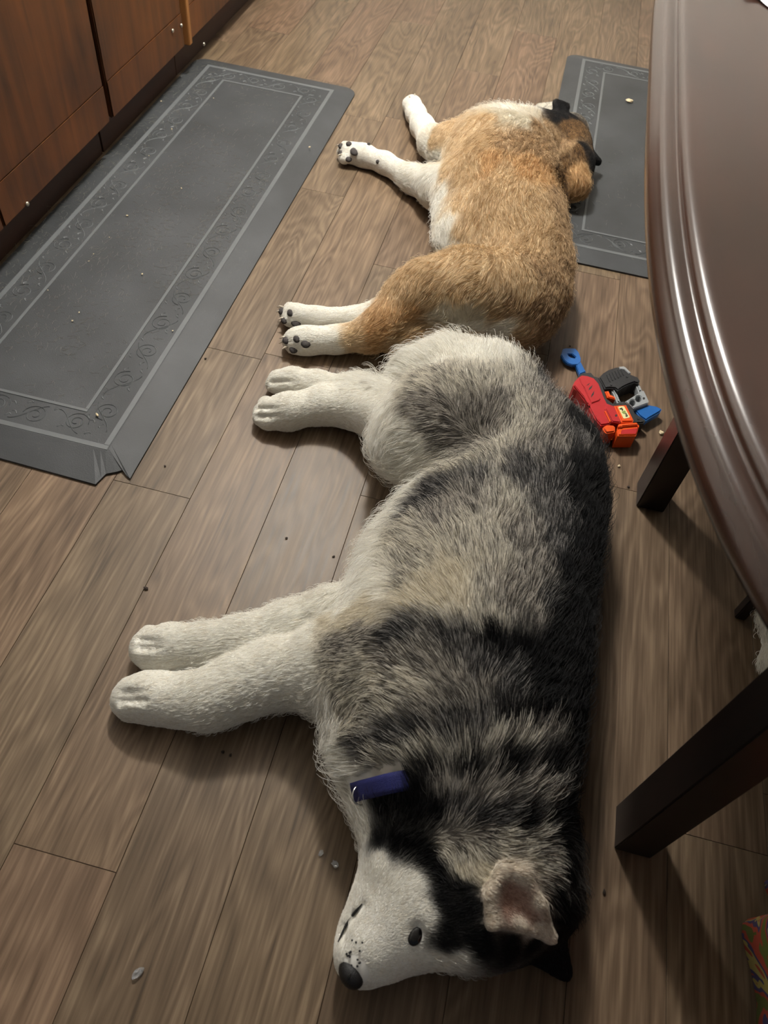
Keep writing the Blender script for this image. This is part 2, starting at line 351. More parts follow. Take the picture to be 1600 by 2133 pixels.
    s = link('scroll_relief', me, MAT_RELIEF, o); s['kind'] = 'stuff'
    return o
mat_l = make_mat(-1.178, -0.610, 0.83, 2.635, 0.062, 'long worn grey mat with a torn corner lying against the dark cabinets', True)
mat_r = make_mat(0.055, 0.75, 1.905, 3.265, 0.055, 'grey embossed mat reaching under the tan dog\'s head and the table')

# ------------------------------------------------------------------ dining table
TBX, TBY, TA, TB, TN = 0.750, 1.30, 0.600, 1.15, 3.4
def superell(d, n=120):
    out = []
    for k in range(n):
        t = 2 * math.pi * k / n; c, s = math.cos(t), math.sin(t)
        x = TA * math.copysign(abs(c) ** (2 / TN), c); y = TB * math.copysign(abs(s) ** (2 / TN), s)
        nx = math.copysign(abs(x / TA) ** (TN - 1) / TA, x); ny = math.copysign(abs(y / TB) ** (TN - 1) / TB, y); l = math.hypot(nx, ny)
        out.append((TBX + x - nx / l * d, TBY + y - ny / l * d))
    return out
table = empty('dining_table', (TBX, 0.78, 0))
prof = [(0.06, 0.700), (0.006, 0.700), (0.001, 0.704), (0.0, 0.708), (0.0, 0.714), (0.003, 0.722), (0.008, 0.727), (0.010, 0.731), (0.013, 0.735), (0.018, 0.7370), (0.025, 0.7372), (0.0295, 0.736), (0.0315, 0.7368), (0.0325, 0.741), (0.0352, 0.7465), (0.040, 0.7495), (0.046, 0.7503), (0.054, 0.7500)]
bm = bmesh.new(); rings = [[bm.verts.new((x, y, z)) for x, y in superell(d, 200)] for d, z in prof]
for a, b in zip(rings, rings[1:]):
    for k in range(200): bm.faces.new((a[k], a[(k + 1) % 200], b[(k + 1) % 200], b[k]))
bm.faces.new(rings[-1]); bm.faces.new(rings[0][::-1])
bmesh.ops.recalc_face_normals(bm, faces=bm.faces[:])
tt = from_bm('table_top', bm, MAT_TABLE, None, True); keep(tt, table)
for pgn in tt.data.polygons:
    if len(pgn.vertices) > 4: pgn.use_smooth = False
for (lx, ly) in ((0.374, 0.399), (0.386, 1.089), (1.07, 0.399), (1.07, 1.089)):
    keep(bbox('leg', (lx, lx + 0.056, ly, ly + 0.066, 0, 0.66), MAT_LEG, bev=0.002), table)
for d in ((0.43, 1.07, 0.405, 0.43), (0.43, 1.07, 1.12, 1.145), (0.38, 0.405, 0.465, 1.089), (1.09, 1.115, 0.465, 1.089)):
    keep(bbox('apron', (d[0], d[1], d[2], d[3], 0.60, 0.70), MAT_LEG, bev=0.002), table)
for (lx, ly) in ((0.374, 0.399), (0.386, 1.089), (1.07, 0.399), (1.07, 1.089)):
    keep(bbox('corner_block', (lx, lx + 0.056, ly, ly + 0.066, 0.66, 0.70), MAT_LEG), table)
tag(table, 'polished dark red-brown oval table with a moulded rim', 'table')

# white crumpled napkin at the far side of the table
MAT_PAPER = simple('white_tissue', srgb(225, 226, 228), 0.8, 0.04, 60)
bm = bmesh.new(); bmesh.ops.create_grid(bm, x_segments=24, y_segments=24, size=0.09)
rn = random.Random(2); cpts = [(rn.uniform(-.09, .09), rn.uniform(-.09, .09), rn.uniform(.01, .035)) for _ in range(14)]
for v in bm.verts:
    v.co.z = 0.751 + sum(h * math.exp(-((v.co.x - a) ** 2 + (v.co.y - b) ** 2) / 0.0006) for a, b, h in cpts) * 0.6
bmesh.ops.solidify(bm, geom=bm.faces[:], thickness=0.001)
q = P(1652, -30, 0.76)
o = from_bm('paper_napkin', bm, MAT_PAPER, None, True); o.location = (q[0], q[1], 0.0015); o.rotation_euler.z = 0.5
tag(o, 'crumpled white paper napkin lying on the table top', 'napkin')

# ------------------------------------------------------------------ bench under the table with a printed cloth over its end
bench = empty('bench', (0.78, 0.53, 0))
for (lx, ly) in ((0.578, 0.872), (0.578, 0.165), (0.965, 0.872), (0.965, 0.165)):
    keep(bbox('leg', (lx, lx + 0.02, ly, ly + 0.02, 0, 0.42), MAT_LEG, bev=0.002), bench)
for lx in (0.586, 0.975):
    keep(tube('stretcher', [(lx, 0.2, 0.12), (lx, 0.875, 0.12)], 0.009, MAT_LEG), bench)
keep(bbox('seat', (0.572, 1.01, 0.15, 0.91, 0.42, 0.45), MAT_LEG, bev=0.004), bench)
tag(bench, 'dark wooden bench with a slim rail under the table', 'bench')
def print_cloth():
    m, N, L, B = new_mat('printed_cotton')
    tc = N.new('ShaderNodeTexCoord'); n = N.new('ShaderNodeTexNoise'); n.inputs['Scale'].default_value = 9.0; n.inputs['Detail'].default_value = 1.5; n.inputs['Distortion'].default_value = 2.5
    L.new(tc.outputs['Object'], n.inputs[0])
    cr = ramp(N, [(0.0, srgb(120, 130, 60)), (0.4, srgb(205, 88, 66)), (0.5, srgb(92, 84, 130)), (0.57, srgb(205, 190, 110)), (0.62, srgb(200, 84, 60))]); cr.color_ramp.interpolation = 'CONSTANT'
    L.new(n.outputs['Fac'], cr.inputs[0]); L.new(cr.outputs[0], B.inputs['Base Color']); B.inputs['Roughness'].default_value = 0.85
    return m
bm = bmesh.new(); NU = 96; rows = []
hem = [(0.556, 0.10), (0.563, 0.2175), (0.607, 0.416)]
for j in range(9):
    fz = j / 8; row = []
    for k in range(NU):
        t = 2 * math.pi * k / NU; c, s = math.cos(t), math.sin(t)
        bx = math.copysign(abs(c) ** 0.35, c); by = math.copysign(abs(s) ** 0.35, s)
        fold = (0.006 + 0.012 * (1 - fz)) * math.sin(k * 0.75 + 0.8 * math.sin(k * 0.2))
        rx, ry = 0.242 + 0.01 * (1 - fz) + fold, 0.262 + 0.01 * (1 - fz) + fold
        x = 0.800 + bx * rx; y = 0.145 + by * ry
        if bx < 0 and by > 0: x += 0.045 * by * (1 - abs(fz - .3) * .6) * max(0, -bx)
        row.append(bm.verts.new((x, y, 0.012 + 0.448 * fz)))
    rows.append(row)
for a, b in zip(rows, rows[1:]):
    for k in range(NU): bm.faces.new((a[k], a[(k + 1) % NU], b[(k + 1) % NU], b[k]))
bm.faces.new(rows[-1])
bmesh.ops.delete(bm, geom=[f for f in bm.faces if len(f.verts) == 4 and f.calc_center_median().y > 0.38 and f.calc_center_median().x > 0.615], context='FACES')   # open where it lies on the seat
bmesh.ops.triangulate(bm, faces=[f for f in bm.faces if len(f.verts) > 4])
o = from_bm('printed_cloth', bm, print_cloth(), None, True); md = o.modifiers.new('thick', 'SOLIDIFY'); md.thickness = 0.003
tag(o, 'colourful printed cloth in red, olive and purple draped over the bench', 'cloth')
# ------------------------------------------------------------------ dogs: body volumes -> one continuous skin
class Field:
    """distance field on a grid, built from smoothly joined tapered limbs"""
    def __init__(s, lo, hi, h):
        s.h = h; s.lo = np.array(lo, float); n = np.ceil((np.array(hi) - s.lo) / h).astype(int) + 1
        s.n = n; s.d = np.full(tuple(n), 1.0, np.float32)
        s.ax = [(s.lo[i] + h * np.arange(n[i])).astype(np.float32) for i in range(3)]
    def sub(s, mn, mx):
        i0 = np.clip(np.floor((np.array(mn) - s.lo) / s.h).astype(int), 0, s.n - 1); i1 = np.clip(np.ceil((np.array(mx) - s.lo) / s.h).astype(int) + 1, 1, s.n)
        sl = tuple(slice(a, b) for a, b in zip(i0, i1))
        X = s.ax[0][sl[0]][:, None, None]; Y = s.ax[1][sl[1]][None, :, None]; Z = s.ax[2][sl[2]][None, None, :]
        return sl, X, Y, Z
    def merge(s, sl, d, k, cut=False):
        a = s.d[sl]
        if cut:
            h = np.clip(k - np.abs(-d - a), 0, None) / k; s.d[sl] = np.maximum(a, -d) + h * h * k * 0.25
        else:
            h = np.clip(k - np.abs(d - a), 0, None) / k; s.d[sl] = np.minimum(a, d) - h * h * k * 0.25
    def limb(s, a, b, ra, rb, k=0.03, zs=1.0, cut=False):
        a = np.array(a, np.float32); b = np.array(b, np.float32); m = max(ra, rb) + 0.06
        sl, X, Y, Z = s.sub(np.minimum(a, b) - m, np.maximum(a, b) + m)
        ba = b - a; L2 = float(ba @ ba) + 1e-9
        t = np.clip(((X - a[0]) * ba[0] + (Y - a[1]) * ba[1] + (Z - a[2]) * ba[2]) / L2, 0, 1)
        dx = X - a[0] - t * ba[0]; dy = Y - a[1] - t * ba[1]; dz = (Z - a[2] - t * ba[2]) / zs
        s.merge(sl, np.sqrt(dx * dx + dy * dy + dz * dz) - (ra + (rb - ra) * t), k, cut)
    def chain(s, pts, k=0.03, zs=1.0):
        w3 = [P(*p[:3]) for p in pts]
        for i in range(len(pts) - 1): s.limb(w3[i], w3[i + 1], pts[i][3], pts[i + 1][3], k, zs)
    def leaf(s, A, B, D, r, k=0.012, cut=False):
        """rounded triangle (an ear flap)"""
        A, B, D = (np.array(v, np.float32) for v in (A, B, D)); m = r + 0.05
        sl, X, Y, Z = s.sub(np.minimum(np.minimum(A, B), D) - m, np.maximum(np.maximum(A, B), D) + m)
        sh = np.broadcast_shapes(X.shape, Y.shape, Z.shape)
        p = np.stack([np.broadcast_to(q, sh) for q in (X, Y, Z)], -1)
        n = np.cross(B - A, D - A); n = n / np.linalg.norm(n)
        def seg(u, v):
            e = v - u; t = np.clip((p - u) @ e / (e @ e), 0, 1); return np.linalg.norm(p - u - t[..., None] * e, axis=-1)
        ins = np.ones(sh, bool)
        for u, v in ((A, B), (B, D), (D, A)): ins &= ((p - u) @ np.cross(n, v - u)) >= 0
        d = np.where(ins, np.abs((p - A) @ n), np.minimum(np.minimum(seg(A, B), seg(B, D)), seg(D, A))) - r
        s.merge(sl, d, k, cut)
    def sample(s, p):
        q = (np.asarray(p) - s.lo) / s.h; i = np.clip(np.floor(q).astype(int), 0, s.n - 2); f = np.clip(q - i, 0, 1); out = 0
        for a in (0, 1):
            for b in (0, 1):
                for c in (0, 1):
                    wgt = (f[..., 0] if a else 1 - f[..., 0]) * (f[..., 1] if b else 1 - f[..., 1]) * (f[..., 2] if c else 1 - f[..., 2])
                    out = out + wgt * s.d[i[..., 0] + a, i[..., 1] + b, i[..., 2] + c]
        return out
    def grad(s, p):
        e = s.h; g = np.stack([s.sample(p + np.eye(3)[i] * e) - s.sample(p - np.eye(3)[i] * e) for i in range(3)], -1)
        return g / (np.linalg.norm(g, axis=-1, keepdims=True) + 1e-9)
    def hit(s, px, py):
        """where the sight line through a photo spot meets the body"""
        d = ray(px, py); ts = np.arange(0.5, 4.5, 0.004)
        pts = CAMP + ts[:, None] * d
        ok = np.all((pts > s.lo) & (pts < s.lo + s.h * (s.n - 1)), axis=1)
        v = np.where(ok, s.sample(np.clip(pts, s.lo, s.lo + s.h * (s.n - 1.001))), 1.0)
        j = np.argmax(v < 0) if (v < 0).any() else np.argmin(v)
        return pts[j]
    def mesh(s, floor_z=0.001, raised=None):
        fz = np.full((int(s.n[0]), int(s.n[1])), floor_z, np.float32)
        if raised is not None:                                   # lies partly on a mat
            x0, x1, y0, y1, zz = raised
            t = np.clip((s.ax[0] - x0 + 0.02) / 0.05, 0, 1)[:, None] * ((s.ax[1] > y0) & (s.ax[1] < y1))[None, :]
            fz = np.maximum(fz, t * zz)
        d = s.d.copy(); d = np.maximum(d, fz[:, :, None] - s.ax[2][None, None, :])
        ins = d < 0; nx, ny, nz = (int(v) for v in s.n)
        c = np.zeros((nx - 1, ny - 1, nz - 1), np.uint8)
        for a in (0, 1):
            for b in (0, 1):
                for e in (0, 1): c += ins[a:nx - 1 + a, b:ny - 1 + b, e:nz - 1 + e]
        act = (c > 0) & (c < 8); idx = np.full(act.shape, -1, np.int64); cells = np.argwhere(act); idx[act] = np.arange(len(cells))
        acc = np.zeros((len(cells), 3)); cnt = np.zeros(len(cells))
        cor = [(a, b, e) for a in (0, 1) for b in (0, 1) for e in (0, 1)]
        val = {q: d[cells[:, 0] + q[0], cells[:, 1] + q[1], cells[:, 2] + q[2]] for q in cor}
        for q in cor:
            for ax in range(3):
                if q[ax] == 0:
                    r = list(q); r[ax] = 1; r = tuple(r); u, v = val[q], val[r]; x = (u < 0) != (v < 0)
                    t = np.where(x, u / np.where(x, u - v, 1), 0); pt = np.tile(np.array(q, float), (len(cells), 1)); pt[:, ax] += t
                    acc[x] += pt[x]; cnt[x] += 1
        verts = s.lo + s.h * (cells + acc / cnt[:, None])
        faces = []
        for ax in range(3):
            o1, o2 = [i for i in range(3) if i != ax]
            sl0 = [slice(None)] * 3; sl1 = [slice(None)] * 3; sl0[ax] = slice(0, -1); sl1[ax] = slice(1, None)
            ia, ib = ins[tuple(sl0)], ins[tuple(sl1)]; e = np.argwhere(ia != ib)
            e = e[(e[:, o1] > 0) & (e[:, o2] > 0) & (e[:, o1] < s.n[o1] - 1) & (e[:, o2] < s.n[o2] - 1)]
            def cell(da, db):
                q = e.copy(); q[:, o1] -= da; q[:, o2] -= db; return idx[q[:, 0], q[:, 1], q[:, 2]]
            f = np.stack([cell(1, 1), cell(0, 1), cell(0, 0), cell(1, 0)], 1)
            flip = ia[e[:, 0], e[:, 1], e[:, 2]]
            if ax == 1: flip = ~flip
            f[~flip] = f[~flip][:, ::-1]; faces.append(f)
        return verts, np.concatenate(faces)

# ---- husky, lying on its side, head towards the near end
def husky_field():
    s = Field((-0.62, 0.02, -0.02), (0.46, 1.56, 0.36), 0.0055)
    ch = s.chain
    ch([(1028, 850, .105, .118), (1095, 960, .11, .128), (1085, 1040, .115, .140), (1035, 1130, .122, .160), (990, 1260, .13, .172), (962, 1390, .13, .172), (965, 1520, .12, .150), (980, 1640, .108, .128), (990, 1740, .09, .112)], .05, .78)
    # belly towards the left, chest front and throat, haunch
    ch([(950, 1080, .085, .09), (890, 1200, .085, .10), (850, 1300, .085, .10)], .06, .8)
    ch([(790, 1420, .09, .09), (790, 1510, .085, .072), (800, 1590, .08, .060)], .05, .9)
    ch([(805, 1690, .075, .042), (838, 1760, .075, .045)], .04)
    ch([(1000, 820, .11, .10), (930, 800, .10, .085), (880, 795, .085, .06)], .04)
    ch([(960, 880, .135, .112), (905, 900, .138, .098), (860, 920, .112, .074)], .05)
    ch([(870, 900, .11, .072), (800, 865, .075, .053), (740, 848, .05, .043), (670, 845, .04, .036), (600, 858, .035, .034), (564, 862, .03, .030)], .03)
    ch([(820, 850, .05, .05), (740, 822, .04, .036), (660, 803, .03, .030), (610, 797, .028, .030), (586, 797, .026, .027)], .018)
    for t in ((555, 842), (545, 858), (545, 872), (560, 880)): ch([(580, 860, .036, .020), (*t, .026, .0165)], .01)
    for t in ((576, 788), (570, 802)): ch([(605, 797, .03, .018), (*t, .024, .0155)], .01)
    # forelegs
    ch([(880, 1390, .13, .110), (770, 1395, .11, .088), (690, 1392, .085, .066), (570, 1405, .06, .049), (495, 1432, .052, .045), (435, 1458, .045, .041), (365, 1458, .036, .035), (305, 1452, .033, .033), (275, 1455, .029, .028)], .03)
    ch([(800, 1290, .07, .070), (700, 1295, .055, .055), (600, 1308, .045, .043), (500, 1334, .04, .038), (430, 1344, .038, .034), (355, 1348, .034, .036), (312, 1352, .03, .031)], .018)
    for t in ((272, 1432), (258, 1450), (256, 1466), (272, 1480)): ch([(310, 1452, .035, .020), (*t, .026, .0155)], .01)
    for t in ((312, 1322), (298, 1340), (296, 1358), (312, 1374)): ch([(345, 1348, .036, .020), (*t, .027, .0155)], .01)
    # head
    ch([(990, 1740, .09, .112), (1000, 1820, .085, .100), (975, 1860, .083, .088)], .04, .85)
    ch([(890, 1790, .08, .078), (865, 1830, .08, .070)], .05, .9)
    ch([(950, 1865, .085, .078), (885, 1896, .078, .052), (820, 1938, .066, .044), (768, 1978, .058, .034), (750, 1995, .055, .028)], .035)
    ch([(850, 1840, .07, .055), (800, 1885, .060, .040), (755, 1935, .052, .026)], .025)
    ch([(1070, 1790, .07, .085), (1090, 1860, .055, .065), (1050, 1900, .055, .055)], .04)      # nape and crown
    rim = [P(1046, 1812, .188), P(1018, 1858, .186), P(1024, 1922, .172), P(1085, 1926, .150), P(1147, 1952, .125), P(1124, 1882, .162), P(1086, 1818, .184)]
    mid_ = P(1068, 1876, .150)
    for u, v in zip(rim, rim[1:] + rim[:1]): s.leaf(mid_, u, v, .0075, .006)
    s.leaf(P(1060, 1960, .05), P(1150, 1895, .06), P(1176, 2025, .02), .011)
    for u, v in (((302, 1441), (250, 1441)), ((306, 1460), (248, 1459)), ((337, 1337), (290, 1331)), ((337, 1352), (286, 1349)), ((580, 851), (538, 850)), ((584, 867), (538, 866)), ((612, 794), (565, 795))):
        p, q = s.hit(*u), s.hit(*v); s.limb(p + [0, 0, .003], q, .0035, .0055, .006, cut=True)       # clefts between the toes
    # mouth line, eye socket
    for (u, v) in (((755, 1884), (735, 1908)), ((735, 1908), (720, 1932)), ((720, 1932), (712, 1958))):
        p, q = s.hit(*u), s.hit(*v); s.limb(p, q, .0045, .004, .006, cut=True)
    p = s.hit(868, 1945); s.limb(p + [0, 0, .004], p + [0, .002, .004], .009, .009, .008, cut=True)
    return s
def tan_field():
    s = Field((-0.62, 1.12, -0.02), (0.45, 2.72, 0.36), 0.0062)
    ch = s.chain
    ch([(1080, 655, .075, .085), (1085, 610, .095, .105), (1085, 540, .105, .115), (1060, 470, .115, .136), (1050, 400, .12, .150), (1040, 335, .12, .146), (1040, 300, .11, .120)], .05, .78)
    ch([(1060, 310, .10, .10), (1110, 295, .095, .095), (1160, 300, .085, .085), (1178, 310, .08, .075)], .04, .85)     # neck
    ch([(1180, 310, .08, .070), (1192, 345, .08, .062), (1192, 385, .07, .050)], .016)      # nape fold
    ch([(1170, 295, .08, .070), (1185, 280, .065, .055), (1195, 272, .05, .04)], .03)         # skull and muzzle, turned away
    ch([(965, 430, .085, .080), (970, 500, .085, .080)], .05, .9)                                # brisket and belly
    ch([(1050, 620, .10, .105), (965, 610, .11, .092), (885, 612, .105, .066), (842, 632, .09, .047), (800, 672, .07, .036), (770, 698, .048, .033), (700, 708, .033, .025), (640, 710, .029, .025), (616, 710, .027, .026)], .04)
    ch([(1010, 670, .06, .060), (930, 660, .06, .055)], .05)
    ch([(880, 640, .06, .055), (810, 648, .04, .036), (740, 664, .03, .027), (660, 664, .027, .026), (616, 657, .026, .028)], .016)
    ch([(1085, 690, .05, .045), (1000, 712, .045, .032), (930, 704, .045, .036), (870, 700, .042, .038), (822, 714, .034, .028)], .014)   # tail
    ch([(1000, 310, .11, .095), (945, 312, .08, .072), (905, 298, .058, .046), (880, 264, .047, .033), (867, 238, .037, .028), (859, 220, .032, .031)], .025)
    ch([(980, 400, .10, .10), (920, 395, .065, .06), (860, 374, .042, .036), (802, 340, .032, .027), (758, 325, .029, .029), (728, 318, .027, .030)], .025)
    for t in ((608, 700), (602, 712), (610, 722)): ch([(630, 710, .028, .02), (*t, .022, .014)], .01)
    for t in ((604, 642), (595, 655), (601, 668)): ch([(622, 657, .028, .02), (*t, .022, .014)], .01)
    for t in ((720, 306), (713, 317), (717, 331)): ch([(740, 318, .028, .022), (*t, .022, .016)], .01)
    for t in ((849, 215), (857, 209), (867, 214)): ch([(859, 220, .036, .022), (*t, .026, .017)], .01)
    # folded ears
    s.leaf(P(1122, 222, .12), P(1162, 218, .15), P(1172, 258, .14), .010); s.leaf(P(1158, 214, .17), P(1180, 222, .16), P(1166, 258, .14), .011)
    s.leaf(P(1205, 288, .11), P(1218, 322, .11), P(1246, 338, .055), .011)
    return s
#BUILD
# ------------------------------------------------------------------ coats and fur
rs = np.random.default_rng(7)
def lat_noise(p, scale, seed=0):
    """smooth value noise in [0,1]"""
    q = p * scale + 100.0; i = np.floor(q).astype(np.int64); f = q - i; f = f * f * (3 - 2 * f); out = 0
    for a in (0, 1):
        for b in (0, 1):
            for c in (0, 1):
                h = ((i[:, 0] + a) * 73856093) ^ ((i[:, 1] + b) * 19349663) ^ ((i[:, 2] + c) * 83492791) ^ (seed * 2654435761)
                h = (h ^ (h >> 13)) * 1274126177; h = h ^ (h >> 16); r = (h & 0xFFFF) / 65535.0
                out = out + r * (f[:, 0] if a else 1 - f[:, 0]) * (f[:, 1] if b else 1 - f[:, 1]) * (f[:, 2] if c else 1 - f[:, 2])
    return out
def idw(p, cp, cv, power=5.0, eps=0.006):
    out = np.empty((len(p), cv.shape[1]))
    for i in range(0, len(p), 20000):
        d2 = ((p[i:i + 20000, None, :] - cp[None]) ** 2).sum(-1) + eps * eps; wt = d2 ** (-power / 2)
        out[i:i + 20000] = (wt @ cv) / wt.sum(1, keepdims=True)
    return out
lin = lambda r, g, b: np.array(srgb(r, g, b)[:3])
# light hair, dark hair, share of dark hair
TYPES = {
 'W': (lin(250, 248, 241), lin(236, 231, 220), .12), 'C': (lin(232, 225, 208), lin(198, 189, 170), .2), 'L': (lin(232, 226, 212), lin(96, 92, 88), .26),
 'G': (lin(206, 199, 188), lin(84, 80, 77), .45), 'D': (lin(160, 156, 152), lin(34, 34, 36), .64), 'K': (lin(35, 34, 36), lin(13, 13, 15), .85),
 'T': (lin(226, 204, 168), lin(180, 150, 110), .38), 'B': (lin(206, 178, 140), lin(140, 114, 86), .42), 'O': (lin(224, 192, 146), lin(184, 146, 100), .4), 'H': (lin(238, 220, 188), lin(204, 176, 136), .35),
 'N': (lin(150, 116, 76), lin(66, 48, 34), .55), 'P': (lin(236, 228, 214), lin(206, 192, 176), .3), 'I': (lin(200, 172, 156), lin(164, 130, 114), .3)}
def controls(s, text):
    pts, val = [], []
    for ln in text.split(';'):
        q = ln.split()
        if len(q) < 2: continue
        t = TYPES[q[0]]
        for xy in q[1:]:
            x, y = xy.split(','); pts.append(s.hit(float(x), float(y))); val.append(np.concatenate([t[0], t[1], [t[2]]]))
    return np.array(pts), np.array(val)
def flows(s, lst):
    pts, val = [], []
    for (x, y), (dx, dy) in lst:
        p = s.hit(x, y); v = P(x + dx * 20, y + dy * 20, p[2]) - P(x, y, p[2]); pts.append(p); val.append(v / np.linalg.norm(v))
    return np.array(pts), np.array(val)
def lengths(s, text):
    pts, val = [], []
    for ln in text.split(';'):
        q = ln.split()
        for xy in q[1:]:
            x, y = xy.split(','); pts.append(s.hit(float(x), float(y))); val.append([float(q[0]) / 1000])
    return np.array(pts), np.array(val)
def coat_material(name, rough, fur):
    m, N, L, B = new_mat(name)
    a = N.new('ShaderNodeAttribute'); a.attribute_name = 'coat'; L.new(a.outputs['Color'], B.inputs['Base Color'])
    B.inputs['Roughness'].default_value = rough; B.inputs['Specular IOR Level'].default_value = 0.3 if fur else 0.15
    if fur:                                                   # light passes through thin hairs
        tr = N.new('ShaderNodeBsdfTranslucent'); L.new(a.outputs['Color'], tr.inputs['Color'])
        mx = N.new('ShaderNodeMixShader'); mx.inputs[0].default_value = 0.45; L.new(B.outputs[0], mx.inputs[1]); L.new(tr.outputs[0], mx.inputs[2])
        L.new(mx.outputs[0], N['Material Output'].inputs['Surface'])
    return m
MAT_FUR = coat_material('dog_fur', 0.55, True); MAT_SKIN = coat_material('dog_skin', 0.8, False)
def make_dog(name, s, coat, flow, lens, nhair, rad, clump, raised=None, bare=(), lift=0.5, seed=1):
    v, f = s.mesh(raised=raised)
    cp, cv = coat; fp, fv = flow; lp, lv = lens
    warp = lambda p: p + (np.stack([lat_noise(p, 38, 1 + seed), lat_noise(p, 38, 2 + seed), lat_noise(p, 38, 3 + seed)], 1) - .5) * (0.026 * np.clip((p[:, 1:2] - .30) / .25, .3, 1))
    me = bpy.data.meshes.new(name); me.vertices.add(len(v)); me.vertices.foreach_set('co', v.astype(np.float32).ravel())
    me.loops.add(f.size); me.loops.foreach_set('vertex_index', f.astype(np.int32).ravel())
    me.polygons.add(len(f)); me.polygons.foreach_set('loop_start', np.arange(0, f.size, 4, dtype=np.int32)); me.update(calc_edges=True); me.validate()
    me.polygons.foreach_set('use_smooth', np.ones(len(me.polygons), bool))
    c = idw(warp(v), cp, cv); col = (c[:, :3] * (1 - c[:, 6:]) + c[:, 3:6] * c[:, 6:]) * 0.9
    at = me.attributes.new('coat', 'FLOAT_COLOR', 'POINT'); at.data.foreach_set('color', np.c_[np.clip(col, 0, 1), np.ones(len(col))].astype(np.float32).ravel())
    o = link(name, me, MAT_SKIN)
    # ---- hair roots
    A, B_, D = v[f[:, 0]], v[f[:, 1]], v[f[:, 2]]; E_ = v[f[:, 3]]
    fn = np.cross(D - A, E_ - B_); ar = np.linalg.norm(fn, axis=1) * .5
    cen = (A + B_ + D + E_) / 4; nrm_f = s.grad(cen)
    LL = idw(cen, lp, lv)[:, 0]
    wgt = ar * (nrm_f[:, 2] > -0.55) * (cen[:, 2] > 0.004) * np.clip(0.022 / np.maximum(LL, .004), .6, 3.0)
    wgt *= LL > 0.0015
    k = rs.choice(len(f), nhair, p=wgt / wgt.sum()); u = rs.random((nhair, 2))
    root = (A[k] * (1 - u[:, :1]) + B_[k] * u[:, :1]) * (1 - u[:, 1:]) + (E_[k] * (1 - u[:, :1]) + D[k] * u[:, :1]) * u[:, 1:]
    n = s.grad(root)
    for (bp, br) in bare:
        ok = ((root[:, None, :] - bp[None]) ** 2).sum(-1).min(1) > br * br; root, n = root[ok], n[ok]
    m = len(root)
    L_ = idw(root, lp, lv)[:, 0] * (0.65 + 0.6 * rs.random(m))
    d = idw(root, fp, fv, 3.0, 0.02)
    ang = ((lat_noise(root, 20, 9) - .5) * 1.0 + (lat_noise(root, 75, 10) - .5) * 0.6) * np.clip(L_ / .02, .25, 1) + rs.normal(0, .10, m)
    ca, sa = np.cos(ang), np.sin(ang); d = np.stack([d[:, 0] * ca - d[:, 1] * sa, d[:, 0] * sa + d[:, 1] * ca, d[:, 2]], 1)
    d -= n * (d * n).sum(1, keepdims=True); d /= np.linalg.norm(d, axis=1, keepdims=True) + 1e-9
    gd = rs.random(m) < .09; L_ = np.where(gd & (L_ > .012), L_ * 1.45, L_); lf = np.where(gd, 1.7, 1.0)[:, None] * lift * (0.6 + 0.8 * rs.random(m))[:, None] * np.clip(L_ / .02, .45, 1)[:, None]
    def at_(t): return root + L_[:, None] * (t * (d * (1 - .35 * lf) + n * lf) - .55 * t * t * lf * n)
    ts = (0.0, 0.35, 0.7, 1.0); pts = [at_(t) for t in ts]
    # clumps
    wq = root + (np.stack([lat_noise(root, 90, 21), lat_noise(root, 90, 22), lat_noise(root, 90, 23)], 1) - .5) * clump * 1.2
    cell = np.floor(wq / clump).astype(np.int64); key = (cell[:, 0] * 73856093) ^ (cell[:, 1] * 19349663) ^ (cell[:, 2] * 83492791)
    uq, inv = np.unique(key, return_inverse=True); cnt = np.bincount(inv)
    tip = np.stack([np.bincount(inv, pts[3][:, j]) / cnt for j in range(3)], 1)[inv]; mid = np.stack([np.bincount(inv, pts[2][:, j]) / cnt for j in range(3)], 1)[inv]
    cw = np.clip(L_ / .03, 0, 1)[:, None]; pts[3] += (tip - pts[3]) * .55 * cw; pts[2] += (mid - pts[2]) * .28 * cw
    cr = rs.random(len(uq))[inv]
    pos = np.stack(pts, 1); 
    fz = np.where((raised is not None) and True, 0.0, 0.0)
    pos[:, :, 2] = np.maximum(pos[:, :, 2], 0.0015)
    if raised is not None:
        inside = (pos[..., 0] > raised[0]) & (pos[..., 1] > raised[2]); pos[..., 2] = np.where(inside, np.maximum(pos[..., 2], raised[4]), pos[..., 2])
    c = idw(warp(root), cp, cv)
    pd = np.clip(c[:, 6] + (cr - .5) * .75 + (lat_noise(root, 160, 31) - .5) * .5, 0, 1)
    dark = (rs.random(m) < pd)[:, None]
    jit = (0.86 + 0.28 * rs.random(m))[:, None]
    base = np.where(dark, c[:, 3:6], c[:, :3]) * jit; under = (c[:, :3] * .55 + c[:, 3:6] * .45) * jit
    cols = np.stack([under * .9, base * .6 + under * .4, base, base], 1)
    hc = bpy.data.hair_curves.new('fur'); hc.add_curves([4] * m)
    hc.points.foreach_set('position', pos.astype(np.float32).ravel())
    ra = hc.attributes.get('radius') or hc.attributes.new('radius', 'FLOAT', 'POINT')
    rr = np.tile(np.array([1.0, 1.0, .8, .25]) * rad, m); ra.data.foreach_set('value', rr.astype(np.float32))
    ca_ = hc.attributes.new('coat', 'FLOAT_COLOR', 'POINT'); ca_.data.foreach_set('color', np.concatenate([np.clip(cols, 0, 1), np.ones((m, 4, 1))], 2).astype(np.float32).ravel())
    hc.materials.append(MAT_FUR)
    fo = bpy.data.objects.new('fur', hc); C.objects.link(fo); fo.parent = o; fo['kind'] = 'stuff'
    return o

